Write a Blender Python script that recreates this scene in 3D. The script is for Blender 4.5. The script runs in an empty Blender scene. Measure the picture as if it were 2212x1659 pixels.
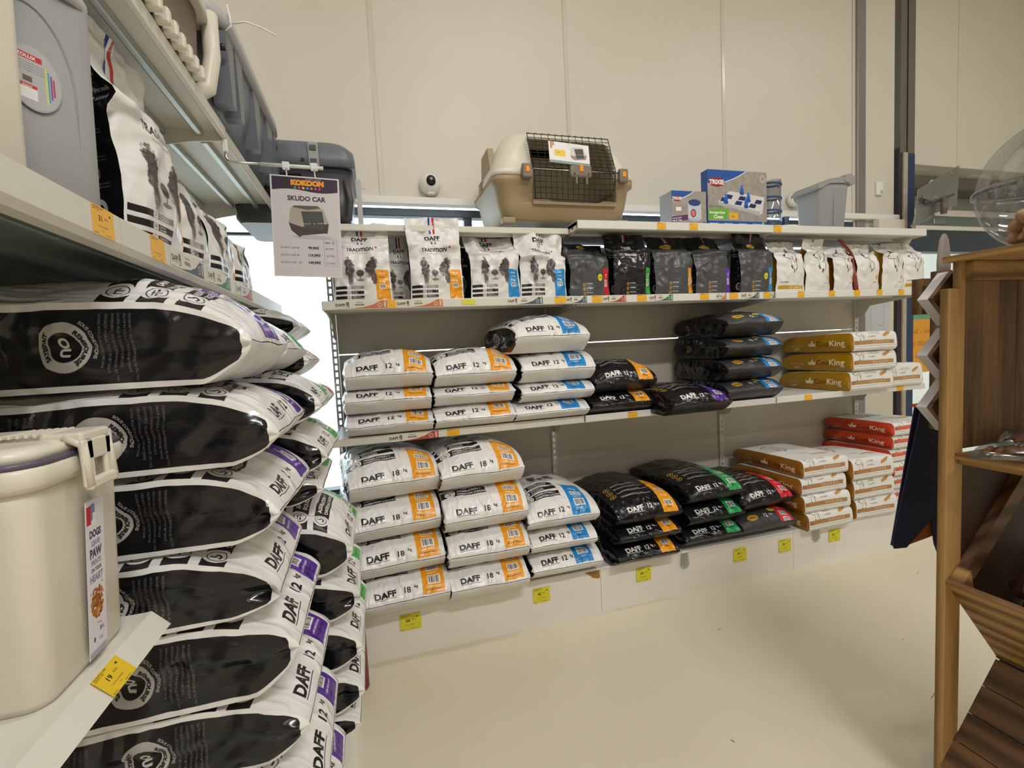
import bpy, bmesh, math, random
import numpy as np
from mathutils import Vector, Matrix, noise

# ------------------------------------------------------------------ camera, world, lights, exposure
SC = bpy.context.scene
COL = SC.collection
PI = math.pi
H_EYE = 1.40
yaw, pitch, roll, FPX = math.radians(15.87), math.radians(4.2), math.radians(3.0), 1022.0
cam_d = bpy.data.cameras.new('camera')
cam = bpy.data.objects.new('camera', cam_d)
COL.objects.link(cam)
SC.camera = cam
cam_d.sensor_fit = 'HORIZONTAL'
cam_d.sensor_width = 36.0
cam_d.lens = 36.0 * FPX / 2212.0
cam_d.clip_start = 0.02
fw = Vector((math.sin(yaw) * math.cos(pitch), math.cos(yaw) * math.cos(pitch), -math.sin(pitch)))
rt = Vector((math.cos(yaw), -math.sin(yaw), 0))
dn = fw.cross(rt)
r2 = math.cos(roll) * rt + math.sin(roll) * dn
d2 = -math.sin(roll) * rt + math.cos(roll) * dn
cam.matrix_world = Matrix(((r2.x, -d2.x, -fw.x, 0), (r2.y, -d2.y, -fw.y, 0), (r2.z, -d2.z, -fw.z, H_EYE), (0, 0, 0, 1)))

SC.view_settings.view_transform = 'Standard'
SC.view_settings.look = 'None'
SC.view_settings.exposure = 0.0
SC.view_settings.gamma = 1.0
SC.view_settings.use_curve_mapping = False
world = bpy.data.worlds.new('daylight')
SC.world = world
world.use_nodes = True
bgn = world.node_tree.nodes['Background']
bgn.inputs[0].default_value = (0.86, 0.93, 1.0, 1)
bgn.inputs[1].default_value = 4.5

LAMP_POWER = 22.0
LAMPS = [(1.3, -1.7)] + [(x, y) for x in (-1.9, 1.3, 4.5) for y in (-3.9, 0.9)] + [(-1.9, -1.7), (4.5, -1.7)]
for (lx, ly) in LAMPS:
    ld = bpy.data.lights.new('ceiling_lamp_light', 'AREA')
    ld.shape = 'RECTANGLE'
    ld.size = 1.5
    ld.size_y = 0.22
    ld.energy = LAMP_POWER * (5.5 if (lx, ly) == LAMPS[0] else 1.0)
    ld.color = (1.0, 0.985, 0.965)
    lo = bpy.data.objects.new('ceiling_lamp_light', ld)
    lo.location = (lx, ly, 4.62)
    COL.objects.link(lo)

# ------------------------------------------------------------------ materials
MATS = {}
def srgb(h):
    if isinstance(h, str):
        c = [int(h[i:i + 2], 16) / 255 for i in (0, 2, 4)]
    else:
        c = list(h)
    return tuple(x / 12.92 if x <= 0.04045 else ((x + 0.055) / 1.055) ** 2.4 for x in c)
def mat(name, col='cccccc', rough=0.5, metal=0.0, emis=0.0, noise_amt=0.0, noise_scale=8.0, bump=0.0, bump_scale=60.0, coat=0.0, spec=None):
    if name in MATS:
        return MATS[name]
    m = bpy.data.materials.new(name)
    m.use_nodes = True
    nt = m.node_tree
    p = nt.nodes['Principled BSDF']
    c = srgb(col)
    p.inputs['Base Color'].default_value = (*c, 1)
    p.inputs['Roughness'].default_value = rough
    p.inputs['Metallic'].default_value = metal
    p.inputs['Coat Weight'].default_value = coat
    if spec is not None:
        p.inputs['Specular IOR Level'].default_value = spec
    if emis:
        p.inputs['Emission Color'].default_value = (*c, 1)
        p.inputs['Emission Strength'].default_value = emis
    if noise_amt or bump:
        tc = nt.nodes.new('ShaderNodeTexCoord')
    if noise_amt:
        n = nt.nodes.new('ShaderNodeTexNoise')
        n.inputs['Scale'].default_value = noise_scale
        n.inputs['Detail'].default_value = 5
        nt.links.new(tc.outputs['Object'], n.inputs['Vector'])
        mx = nt.nodes.new('ShaderNodeMix')
        mx.data_type = 'RGBA'
        mx.inputs[6].default_value = (*[x * (1 - noise_amt) for x in c], 1)
        mx.inputs[7].default_value = (*[min(1, x * (1 + noise_amt)) for x in c], 1)
        nt.links.new(n.outputs['Fac'], mx.inputs[0])
        nt.links.new(mx.outputs[2], p.inputs['Base Color'])
    if bump:
        n2 = nt.nodes.new('ShaderNodeTexNoise')
        n2.inputs['Scale'].default_value = bump_scale
        n2.inputs['Detail'].default_value = 4
        nt.links.new(tc.outputs['Object'], n2.inputs['Vector'])
        b = nt.nodes.new('ShaderNodeBump')
        b.inputs['Strength'].default_value = bump
        b.inputs['Distance'].default_value = 0.004
        nt.links.new(n2.outputs['Fac'], b.inputs['Height'])
        nt.links.new(b.outputs[0], p.inputs['Normal'])
    MATS[name] = m
    return m
def glass_mat(name, tint='ffffff', gloss=0.12, rough=0.03):
    if name in MATS:
        return MATS[name]
    m = bpy.data.materials.new(name)
    m.use_nodes = True
    nt = m.node_tree
    nt.nodes.remove(nt.nodes['Principled BSDF'])
    out = nt.nodes['Material Output']
    t = nt.nodes.new('ShaderNodeBsdfTransparent')
    t.inputs[0].default_value = (*srgb(tint), 1)
    g = nt.nodes.new('ShaderNodeBsdfGlossy')
    g.inputs['Roughness'].default_value = rough
    lw = nt.nodes.new('ShaderNodeLayerWeight')
    lw.inputs[0].default_value = 0.25
    ma = nt.nodes.new('ShaderNodeMath')
    ma.operation = 'MULTIPLY_ADD'
    ma.inputs[1].default_value = 0.45
    ma.inputs[2].default_value = gloss
    ma.use_clamp = True
    mx = nt.nodes.new('ShaderNodeMixShader')
    nt.links.new(lw.outputs['Fresnel'], ma.inputs[0])
    nt.links.new(ma.outputs[0], mx.inputs[0])
    nt.links.new(t.outputs[0], mx.inputs[1])
    nt.links.new(g.outputs[0], mx.inputs[2])
    nt.links.new(mx.outputs[0], out.inputs[0])
    MATS[name] = m
    return m
def film_mat(name, img, rough=0.32, bump=0.5, scale=26.0, stretch=(1, 1, 1), spec=0.5):
    """printed plastic film: print drawn by this script, crinkle from layered noise"""
    if name in MATS:
        return MATS[name]
    m = bpy.data.materials.new(name)
    m.use_nodes = True
    nt = m.node_tree
    p = nt.nodes['Principled BSDF']
    p.inputs['Roughness'].default_value = rough
    p.inputs['Specular IOR Level'].default_value = spec
    if isinstance(img, str):
        p.inputs['Base Color'].default_value = (*srgb(img), 1)
    else:
        ti = nt.nodes.new('ShaderNodeTexImage')
        ti.image = img
        ti.extension = 'EXTEND'
        nt.links.new(ti.outputs[0], p.inputs['Base Color'])
    if bump:
        tc = nt.nodes.new('ShaderNodeTexCoord')
        mp = nt.nodes.new('ShaderNodeMapping')
        mp.inputs['Scale'].default_value = stretch
        n = nt.nodes.new('ShaderNodeTexNoise')
        n.inputs['Scale'].default_value = scale
        n.inputs['Detail'].default_value = 3
        n.inputs['Roughness'].default_value = .45
        n.inputs['Distortion'].default_value = 1.2
        if bump > .2:
            n.noise_type = 'RIDGED_MULTIFRACTAL'
            n.normalize = True
        b = nt.nodes.new('ShaderNodeBump')
        b.inputs['Strength'].default_value = min(1.0, bump * 1.1)
        b.inputs['Distance'].default_value = 0.020 if bump >= .85 else 0.014 if bump >= .7 else 0.006
        nt.links.new(tc.outputs['Object'], mp.inputs[0])
        nt.links.new(mp.outputs[0], n.inputs['Vector'])
        nt.links.new(n.outputs['Fac'], b.inputs['Height'])
        nt.links.new(b.outputs[0], p.inputs['Normal'])
    MATS[name] = m
    return m
def wood_mat(name, light, dark, axis=2, scale=14.0, rough=0.55):
    """planed softwood: stretched grain along the given axis with knots"""
    if name in MATS:
        return MATS[name]
    m = bpy.data.materials.new(name)
    m.use_nodes = True
    nt = m.node_tree
    p = nt.nodes['Principled BSDF']
    p.inputs['Roughness'].default_value = rough
    tc = nt.nodes.new('ShaderNodeTexCoord')
    mp = nt.nodes.new('ShaderNodeMapping')
    s = [scale] * 3
    s[axis] = scale * 0.09
    mp.inputs['Scale'].default_value = s
    n = nt.nodes.new('ShaderNodeTexNoise')
    n.inputs['Scale'].default_value = 3.2
    n.inputs['Detail'].default_value = 6
    n.inputs['Distortion'].default_value = 1.2
    w = nt.nodes.new('ShaderNodeTexWave')
    w.wave_type = 'RINGS'
    w.inputs['Scale'].default_value = 0.55
    w.inputs['Distortion'].default_value = 5.0
    w.inputs['Detail'].default_value = 2
    cr = nt.nodes.new('ShaderNodeValToRGB')
    cr.color_ramp.elements[0].position = 0.25
    cr.color_ramp.elements[0].color = (*srgb(dark), 1)
    cr.color_ramp.elements[1].position = 0.72
    cr.color_ramp.elements[1].color = (*srgb(light), 1)
    mm = nt.nodes.new('ShaderNodeMath')
    mm.operation = 'MULTIPLY_ADD'
    mm.inputs[1].default_value = 0.45
    ad = nt.nodes.new('ShaderNodeMath')
    ad.operation = 'MULTIPLY'
    ad.inputs[1].default_value = 0.62
    nt.links.new(tc.outputs['Object'], mp.inputs[0])
    nt.links.new(mp.outputs[0], n.inputs['Vector'])
    nt.links.new(mp.outputs[0], w.inputs['Vector'])
    nt.links.new(n.outputs['Fac'], ad.inputs[0])
    nt.links.new(w.outputs['Fac'], mm.inputs[0])
    nt.links.new(ad.outputs[0], mm.inputs[2])
    nt.links.new(mm.outputs[0], cr.inputs[0])
    nt.links.new(cr.outputs[0], p.inputs['Base Color'])
    MATS[name] = m
    return m

# ------------------------------------------------------------------ object helpers
def tag(o, label=None, cat=None, group=None, kind=None):
    if label: o['label'] = label
    if cat: o['category'] = cat
    if group: o['group'] = group
    if kind: o['kind'] = kind
    return o
def root(name, label, cat, group=None, loc=(0, 0, 0), rz=0.0, rx=0.0, ry=0.0):
    o = bpy.data.objects.new(name, None)
    o.empty_display_size = 0.05
    o.location = loc
    o.rotation_euler = (rx, ry, rz)
    COL.objects.link(o)
    return tag(o, label, cat, group)
class MB:
    """collects shapes in one bmesh; build() links them as one object"""
    def __init__(s):
        s.bm = bmesh.new()
    def box(s, x0, x1, y0, y1, z0, z1, bev=0.0, seg=2, mi=0, M=None):
        r = bmesh.ops.create_cube(s.bm, size=1.0)
        vs = r['verts']
        for v in vs:
            v.co = Vector(((x0 + x1) / 2 + v.co.x * (x1 - x0), (y0 + y1) / 2 + v.co.y * (y1 - y0), (z0 + z1) / 2 + v.co.z * (z1 - z0)))
        fs = list({f for v in vs for f in v.link_faces})
        for f in fs: f.material_index = mi
        if bev:
            es = list({e for v in vs for e in v.link_edges})
            rb = bmesh.ops.bevel(s.bm, geom=es, offset=bev, segments=seg, affect='EDGES', profile=0.5)
            vs = list({v for f in rb['faces'] for v in f.verts} | {v for v in vs if v.is_valid})
            for f in {f for v in vs for f in v.link_faces}: f.material_index = mi
        if M is not None:
            bmesh.ops.transform(s.bm, matrix=M, verts=list({v for v in vs if v.is_valid}))
        return s
    def tube(s, pts, r, n=8, mi=0, cap=True, radii=None):
        pts = [Vector(p) for p in pts]
        rings = []
        prev = None
        for i, p in enumerate(pts):
            if i == 0: t = pts[1] - pts[0]
            elif i == len(pts) - 1: t = pts[-1] - pts[-2]
            else: t = (pts[i + 1] - pts[i]).normalized() + (pts[i] - pts[i - 1]).normalized()
            t.normalize()
            if prev is None:
                a = Vector((0, 0, 1)) if abs(t.z) < 0.9 else Vector((1, 0, 0))
                u = t.cross(a).normalized()
            else:
                u = (prev - t * prev.dot(t)).normalized()
            prev = u
            w = t.cross(u)
            rr = radii[i] if radii else r
            rings.append([s.bm.verts.new(p + rr * (math.cos(2 * PI * k / n) * u + math.sin(2 * PI * k / n) * w)) for k in range(n)])
        for a, b in zip(rings, rings[1:]):
            for k in range(n):
                f = s.bm.faces.new((a[k], a[(k + 1) % n], b[(k + 1) % n], b[k]))
                f.material_index = mi
                f.smooth = True
        if cap:
            for q in (rings[0][::-1], rings[-1]):
                f = s.bm.faces.new(q); f.material_index = mi
        return s
    def lathe(s, prof, n=32, mi=0, c=(0, 0, 0), axis='z', cap=True):
        rings = []
        for (r, z) in prof:
            ring = []
            for k in range(n):
                a = 2 * PI * k / n
                x, y = r * math.cos(a), r * math.sin(a)
                co = {'z': (x, y, z), 'y': (x, z, y), 'x': (z, x, y)}[axis]
                ring.append(s.bm.verts.new(Vector(co) + Vector(c)))
            rings.append(ring)
        for a, b in zip(rings, rings[1:]):
            for k in range(n):
                f = s.bm.faces.new((a[k], a[(k + 1) % n], b[(k + 1) % n], b[k]))
                f.material_index = mi; f.smooth = True
        if cap:
            for q in (rings[0][::-1], rings[-1]):
                if (q[0].co - q[n // 2].co).length > 1e-5:
                    f = s.bm.faces.new(q); f.material_index = mi
        return s
    def prism(s, poly, axis, a0, a1, mi=0):
        """poly: 2-D points; extruded along axis from a0 to a1"""
        def P(p, a):
            return {'x': (a, p[0], p[1]), 'y': (p[0], a, p[1]), 'z': (p[0], p[1], a)}[axis]
        A = [s.bm.verts.new(P(p, a0)) for p in poly]
        B = [s.bm.verts.new(P(p, a1)) for p in poly]
        fs = [s.bm.faces.new(A[::-1]), s.bm.faces.new(B)]
        n = len(poly)
        for k in range(n):
            fs.append(s.bm.faces.new((A[k], A[(k + 1) % n], B[(k + 1) % n], B[k])))
        for f in fs: f.material_index = mi
        return s
    def loft(s, secs, mi=0, nc=6, cap=True):
        """secs: (z, hx, hy, r, ox, oy) rounded rectangles"""
        rings = []
        for (z, hx, hy, r, ox, oy) in secs:
            ring = []
            for (sx, sy, a0) in ((1, 1, 0), (-1, 1, PI / 2), (-1, -1, PI), (1, -1, 1.5 * PI)):
                for k in range(nc + 1):
                    a = a0 + (PI / 2) * k / nc
                    ring.append(s.bm.verts.new((ox + sx * (hx - r) + r * math.cos(a), oy + sy * (hy - r) + r * math.sin(a), z)))
            rings.append(ring)
        n = len(rings[0])
        for a, b in zip(rings, rings[1:]):
            for k in range(n):
                f = s.bm.faces.new((a[k], a[(k + 1) % n], b[(k + 1) % n], b[k]))
                f.material_index = mi; f.smooth = True
        if cap:
            for q in (rings[0][::-1], rings[-1]):
                f = s.bm.faces.new(q); f.material_index = mi
        return s
    def build(s, name, mats, parent=None, smooth=False, loc=None, rot=None):
        me = bpy.data.meshes.new(name)
        bmesh.ops.recalc_face_normals(s.bm, faces=s.bm.faces)
        s.bm.to_mesh(me)
        s.bm.free()
        if not isinstance(mats, (list, tuple)): mats = [mats]
        for m in mats: me.materials.append(m)
        if smooth:
            me.polygons.foreach_set('use_smooth', [True] * len(me.polygons))
        o = bpy.data.objects.new(name, me)
        COL.objects.link(o)
        if parent is not None: o.parent = parent
        if loc: o.location = loc
        if rot: o.rotation_euler = rot
        return o
def box(name, x0, x1, y0, y1, z0, z1, m, parent=None, bev=0.0):
    return MB().box(x0, x1, y0, y1, z0, z1, bev).build(name, m, parent)
def quad_print(name, w, h, m, parent, loc, rot, thick=0.0006):
    """flat printed card: front face (facing local -y) carries the whole picture"""
    me = bpy.data.meshes.new(name)
    v = [(-w / 2, 0, 0), (w / 2, 0, 0), (w / 2, 0, h), (-w / 2, 0, h), (-w / 2, thick, 0), (w / 2, thick, 0), (w / 2, thick, h), (-w / 2, thick, h)]
    f = [(0, 1, 2, 3), (5, 4, 7, 6), (4, 0, 3, 7), (1, 5, 6, 2), (3, 2, 6, 7), (4, 5, 1, 0)]
    me.from_pydata(v, [], f)
    uv = me.uv_layers.new(name='UVMap')
    us = [(0, 0), (1, 0), (1, 1), (0, 1)]
    for i, l in enumerate(me.loops):
        uv.data[i].uv = us[i % 4] if i < 4 else (0.01, 0.01)
    me.materials.append(m)
    o = bpy.data.objects.new(name, me)
    COL.objects.link(o)
    if parent is not None: o.parent = parent
    o.location = loc
    o.rotation_euler = rot
    return o
def struct(o):
    o['kind'] = 'structure'
    return o

# ------------------------------------------------------------------ print drawing (pictures made of polygons and type, no files)
_GL = {}
def glyphs(txt, bold=0.0):
    k = (txt, bold)
    if k in _GL: return _GL[k]
    cu = bpy.data.curves.new('type', 'FONT')
    cu.body = txt
    cu.offset = bold
    cu.resolution_u = 3
    o = bpy.data.objects.new('type', cu)
    COL.objects.link(o)
    dg = bpy.context.evaluated_depsgraph_get()
    me = o.evaluated_get(dg).to_mesh()
    me.calc_loop_triangles()
    V = np.zeros(len(me.vertices) * 3); me.vertices.foreach_get('co', V)
    T = np.zeros(len(me.loop_triangles) * 3, dtype=np.int32); me.loop_triangles.foreach_get('vertices', T)
    V = V.reshape(-1, 3)[:, :2].copy(); T = T.reshape(-1, 3).copy()
    o.evaluated_get(dg).to_mesh_clear()
    bpy.data.objects.remove(o)
    bpy.data.curves.remove(cu)
    if len(V) == 0: V = np.zeros((1, 2))
    V[:, 0] -= V[:, 0].min()
    _GL[k] = (V, T, V[:, 0].max())
    return _GL[k]
def hexc(h):
    return np.array([int(h[i:i + 2], 16) / 255 for i in (0, 2, 4)], dtype=np.float32)
RNG = np.random.RandomState(7)
def vnoise(h, w, cell, rng=RNG):
    gh, gw = int(h / cell) + 3, int(w / cell) + 3
    g = rng.rand(gh, gw)
    y = np.arange(h) / cell; x = np.arange(w) / cell
    yi = y.astype(int); xi = x.astype(int)
    fy = (y - yi)[:, None]; fx = (x - xi)[None, :]
    a = g[yi][:, xi]; b = g[yi][:, xi + 1]; c = g[yi + 1][:, xi]; d = g[yi + 1][:, xi + 1]
    return (a * (1 - fx) + b * fx) * (1 - fy) + (c * (1 - fx) + d * fx) * fy
class Canvas:
    def __init__(s, w, h, ppc, bg):
        s.w, s.h, s.p = w, h, ppc
        s.W, s.H = int(w * ppc), int(h * ppc)
        s.a = np.ones((s.H, s.W, 4), dtype=np.float32)
        s.a[..., :3] = hexc(bg)
    def _blend(s, x0, y0, m, col, al=1.0):
        x1, y1 = x0 + m.shape[1], y0 + m.shape[0]
        cx0, cy0, cx1, cy1 = max(0, x0), max(0, y0), min(s.W, x1), min(s.H, y1)
        if cx0 >= cx1 or cy0 >= cy1: return
        m = m[cy0 - y0:cy1 - y0, cx0 - x0:cx1 - x0, None] * al
        r = s.a[cy0:cy1, cx0:cx1, :3]
        r[...] = r * (1 - m) + hexc(col) * m
    def rect(s, x, y, w, h, col, al=1.0):
        x0, y0, x1, y1 = [int(round(v * s.p)) for v in (x, y, x + w, y + h)]
        x0, y0 = max(0, x0), max(0, y0)
        if x1 <= x0: x1 = x0 + 1
        if y1 <= y0: y1 = y0 + 1
        r = s.a[y0:y1, x0:x1, :3]
        r[...] = r * (1 - al) + hexc(col) * al
    def poly(s, pts, col, al=1.0):
        P = np.array(pts, float) * s.p
        x0, y0 = np.floor(P.min(0)).astype(int); x1, y1 = np.ceil(P.max(0)).astype(int) + 1
        x0, y0, x1, y1 = max(x0, 0), max(y0, 0), min(x1, s.W), min(y1, s.H)
        if x1 <= x0 or y1 <= y0: return
        ss = 2
        X = (np.arange((x1 - x0) * ss) + .5) / ss + x0; Y = (np.arange((y1 - y0) * ss) + .5) / ss + y0
        ins = np.zeros((len(Y), len(X)), bool)
        n = len(P)
        for i in range(n):
            (ax, ay), (bx, by) = P[i], P[(i + 1) % n]
            if ay == by: continue
            c = ((ay > Y) != (by > Y))
            xi = (bx - ax) * (Y - ay) / (by - ay) + ax
            ins ^= c[:, None] & (X[None, :] < xi[:, None])
        m = ins.reshape(y1 - y0, ss, x1 - x0, ss).mean((1, 3)).astype(np.float32)
        s._blend(x0, y0, m, col, al)
    def ell(s, cx, cy, rx, ry, col, al=1.0, rot=0.0, n=28):
        c, q = math.cos(rot), math.sin(rot)
        s.poly([(cx + rx * math.cos(t) * c - ry * math.sin(t) * q, cy + rx * math.cos(t) * q + ry * math.sin(t) * c) for t in np.linspace(0, 2 * PI, n, endpoint=False)], col, al)
    def ring(s, cx, cy, r, t, col, bg):
        s.ell(cx, cy, r, r, col); s.ell(cx, cy, r - t, r - t, bg)
    def line(s, pts, t, col):
        for (ax, ay), (bx, by) in zip(pts, pts[1:]):
            d = math.hypot(bx - ax, by - ay) or 1
            nx, ny = -(by - ay) / d * t / 2, (bx - ax) / d * t / 2
            s.poly([(ax + nx, ay + ny), (bx + nx, by + ny), (bx - nx, by - ny), (ax - nx, ay - ny)], col)
    def fur(s, cx, cy, rx, ry, rot, col, jag=0.35, al=1.0):
        R = max(rx, ry) * 1.5
        x0, y0 = int((cx - R) * s.p), int((cy - R) * s.p)
        n = int(2 * R * s.p)
        Y, X = np.mgrid[0:n, 0:n].astype(float)
        X = (X + x0) / s.p - cx; Y = (Y + y0) / s.p - cy
        c, q = math.cos(rot), math.sin(rot)
        u = (X * c + Y * q) / rx; v = (-X * q + Y * c) / ry
        d = np.sqrt(u * u + v * v) + (vnoise(n, n, max(2, n / 14)) - .5) * jag + (vnoise(n, n, max(2, n / 40)) - .5) * jag * .8
        m = np.clip((1.0 - d) * 5, 0, 1) * (0.72 + 0.28 * vnoise(n, n, max(1.5, n / 30)))
        s._blend(x0, y0, m.astype(np.float32), col, al)
    def text(s, txt, x, y, size, col, bold=0.0, rot=0.0, align='l', sx=1.0, warp=None, al=1.0):
        V, T, w = glyphs(txt, bold)
        V = V * size
        V = V * np.array([sx, 1.0]); w = w * size * sx
        if align == 'c': V = V - np.array([w / 2, 0])
        if align == 'r': V = V - np.array([w, 0])
        if warp is not None:
            V = warp(V)
        else:
            c, q = math.cos(rot), math.sin(rot)
            V = V @ np.array([[c, q], [-q, c]]) + np.array([x, y])
        ss = 2
        P = V * s.p * ss
        if len(T) == 0: return
        lo = np.floor(P.min(0) / ss).astype(int) - 1; hi = np.ceil(P.max(0) / ss).astype(int) + 2
        w_, h_ = (hi - lo)
        if w_ <= 0 or h_ <= 0 or w_ > 4000 or h_ > 4000: return
        M = np.zeros((h_ * ss, w_ * ss), bool)
        P = P - lo * ss
        for t in T:
            a, b, c3 = P[t[0]], P[t[1]], P[t[2]]
            x0 = int(max(0, min(a[0], b[0], c3[0]) - .5)); x1 = int(max(a[0], b[0], c3[0]) + 1.5)
            y0 = int(max(0, min(a[1], b[1], c3[1]) - .5)); y1 = int(max(a[1], b[1], c3[1]) + 1.5)
            xs = np.arange(x0, x1) + .5; ys = (np.arange(y0, y1) + .5)[:, None]
            e0 = (b[0] - a[0]) * (ys - a[1]) - (b[1] - a[1]) * (xs - a[0])
            e1 = (c3[0] - b[0]) * (ys - b[1]) - (c3[1] - b[1]) * (xs - b[0])
            e2 = (a[0] - c3[0]) * (ys - c3[1]) - (a[1] - c3[1]) * (xs - c3[0])
            ins = ((e0 >= 0) & (e1 >= 0) & (e2 >= 0)) | ((e0 <= 0) & (e1 <= 0) & (e2 <= 0))
            r = M[y0:y1, x0:x1]
            r |= ins[:r.shape[0], :r.shape[1]]
        m = M.reshape(h_, ss, w_, ss).mean((1, 3)).astype(np.float32)
        s._blend(lo[0], lo[1], m, col, al)
    def barcode(s, x, y, w, h, seed=1, bg='f4f2ee', rot=False):
        s.rect(x, y, w, h, bg)
        r = random.Random(seed)
        if not rot:
            q = x + w * .08
            while q < x + w * .92:
                t = r.choice((.012, .02, .03)) * w
                s.rect(q, y + h * .12, t, h * .76, '2a2830'); q += t + r.choice((.015, .025, .035)) * w
        else:
            q = y + h * .08
            while q < y + h * .92:
                t = r.choice((.012, .02, .03)) * h
                s.rect(x + w * .12, q, w * .76, t, '2a2830'); q += t + r.choice((.015, .025, .035)) * h
    def image(s, name):
        im = bpy.data.images.new(name, s.W, s.H, alpha=False)
        im.pixels.foreach_set(np.clip(s.a, 0, 1).ravel())
        im.update()
        return im

ORANGE, BLUE, PURPLE, GREEN, RED = 'f0a01e', '1d86cf', '5a2f9a', '3fae49', 'd9343c'
WHITE, BLACK = 'e9e7e4', '19171b'
def dog_face(c, x, y, k):
    c.fur(x - 4.2 * k, y + .6 * k, 2.1 * k, 4.6 * k, .12, '3a3230')
    c.fur(x + 4.6 * k, y + 1.2 * k, 2.3 * k, 4.4 * k, -.45, '3a3230')
    c.fur(x + 5.6 * k, y - 3.2 * k, 1.3 * k, 3.0 * k, .1, '4b423f')
    c.fur(x - 4.0 * k, y - 4.2 * k, 1.2 * k, 2.6 * k, 0, '5b524e', al=.8)
    c.fur(x, y - 2.4 * k, 3.4 * k, 3.0 * k, 0, 'c6c1bb', al=.8)
    c.fur(x, y - 6.5 * k, 5.4 * k, 2.0 * k, 0, 'd6d2cd', al=.7)
    c.ell(x - 2.7 * k, y + 1.9 * k, .45 * k, .38 * k, '1b1614'); c.ell(x + 2.9 * k, y + 2.0 * k, .45 * k, .38 * k, '1b1614')
    c.fur(x, y - 1.3 * k, 1.75 * k, 1.45 * k, 0, '3b3230', jag=.12)
    c.ell(x - .6 * k, y - 1.6 * k, .4 * k, .3 * k, '120e0d'); c.ell(x + .6 * k, y - 1.6 * k, .4 * k, .3 * k, '120e0d')
    c.line([(x, y - 2.6 * k), (x, y - 3.6 * k)], .3 * k, '4a403c')
    c.fur(x, y - 4.1 * k, 1.6 * k, .5 * k, 0, '6b5c55', al=.9)
def daff(c, x, y, s, col, align='l'):
    c.text('DAFF', x, y, s, col, bold=.045, align=align, sx=1.08)
    V, T, w = glyphs('DAFF', .045)
    w = w * s * 1.08
    x0 = x - (w / 2 if align == 'c' else 0)
    c.rect(x0 - .05 * s, y - .20 * s, w + .1 * s, .06 * s, col)
def icon(c, x, y, r, kind, fg, bg):
    c.ring(x, y, r, r * .10, fg, bg)
    if kind == 0:
        c.line([(x - .5 * r, y + .2 * r), (x + .3 * r, y + .25 * r), (x + .55 * r, y - .1 * r)], .14 * r, fg)
        c.line([(x - .4 * r, y + .1 * r), (x - .4 * r, y - .5 * r)], .14 * r, fg); c.line([(x + .2 * r, y + .1 * r), (x + .2 * r, y - .5 * r)], .14 * r, fg)
    elif kind == 1:
        c.line([(x, y - .5 * r), (x, y + .5 * r)], .12 * r, fg); c.line([(x - .5 * r, y + .35 * r), (x + .5 * r, y + .35 * r)], .12 * r, fg)
        c.ell(x - .45 * r, y - .05 * r, .25 * r, .12 * r, fg); c.ell(x + .45 * r, y - .05 * r, .25 * r, .12 * r, fg)
    else:
        c.line([(x - .1 * r, y + .6 * r), (x - .1 * r, y + .2 * r), (x + .4 * r, y - .05 * r), (x + .1 * r, y - .45 * r), (x - .45 * r, y - .3 * r)], .2 * r, fg)
BARTXT = [('TOUTES RACES', 'TOUS FORMATS'), ('SANTÉ ET', 'ÉQUILIBRE'), ('ASSIMILATION +', 'DIGESTION CONTRÔLÉE')]
def band_big(c, col, x, kind, w=10.5, dark='201c22'):
    c.rect(x, 1.6, w, 23, col)
    c.barcode(x + 2.6, 6.2, 6.0, 4.4, 3)
    c.barcode(x + 2.6, 13.2, 6.0, 3.0, 5)
    c.text({'O': 'CHIEN ADULTE', 'B': 'CHIOT', 'P': 'CHIEN SENIOR LIGHT', 'G': 'CHIEN ACTIF', 'R': 'CHIEN ADULTE'}[kind], x + w / 2, 4.7, .95 if kind != 'P' else .8, 'fbf3df', bold=.03, align='c')
    c.text('RICHE EN VOLAILLE', x + w / 2, 3.3, .8, dark, bold=.03, align='c')
    c.text('TRADITION', x + w / 2, 11.6, .9, 'fbf3df', bold=.03, align='c')
    c.text('12 kg', x + w / 2, 18, 2.0, 'fbf3df', bold=.03, align='c')
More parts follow.
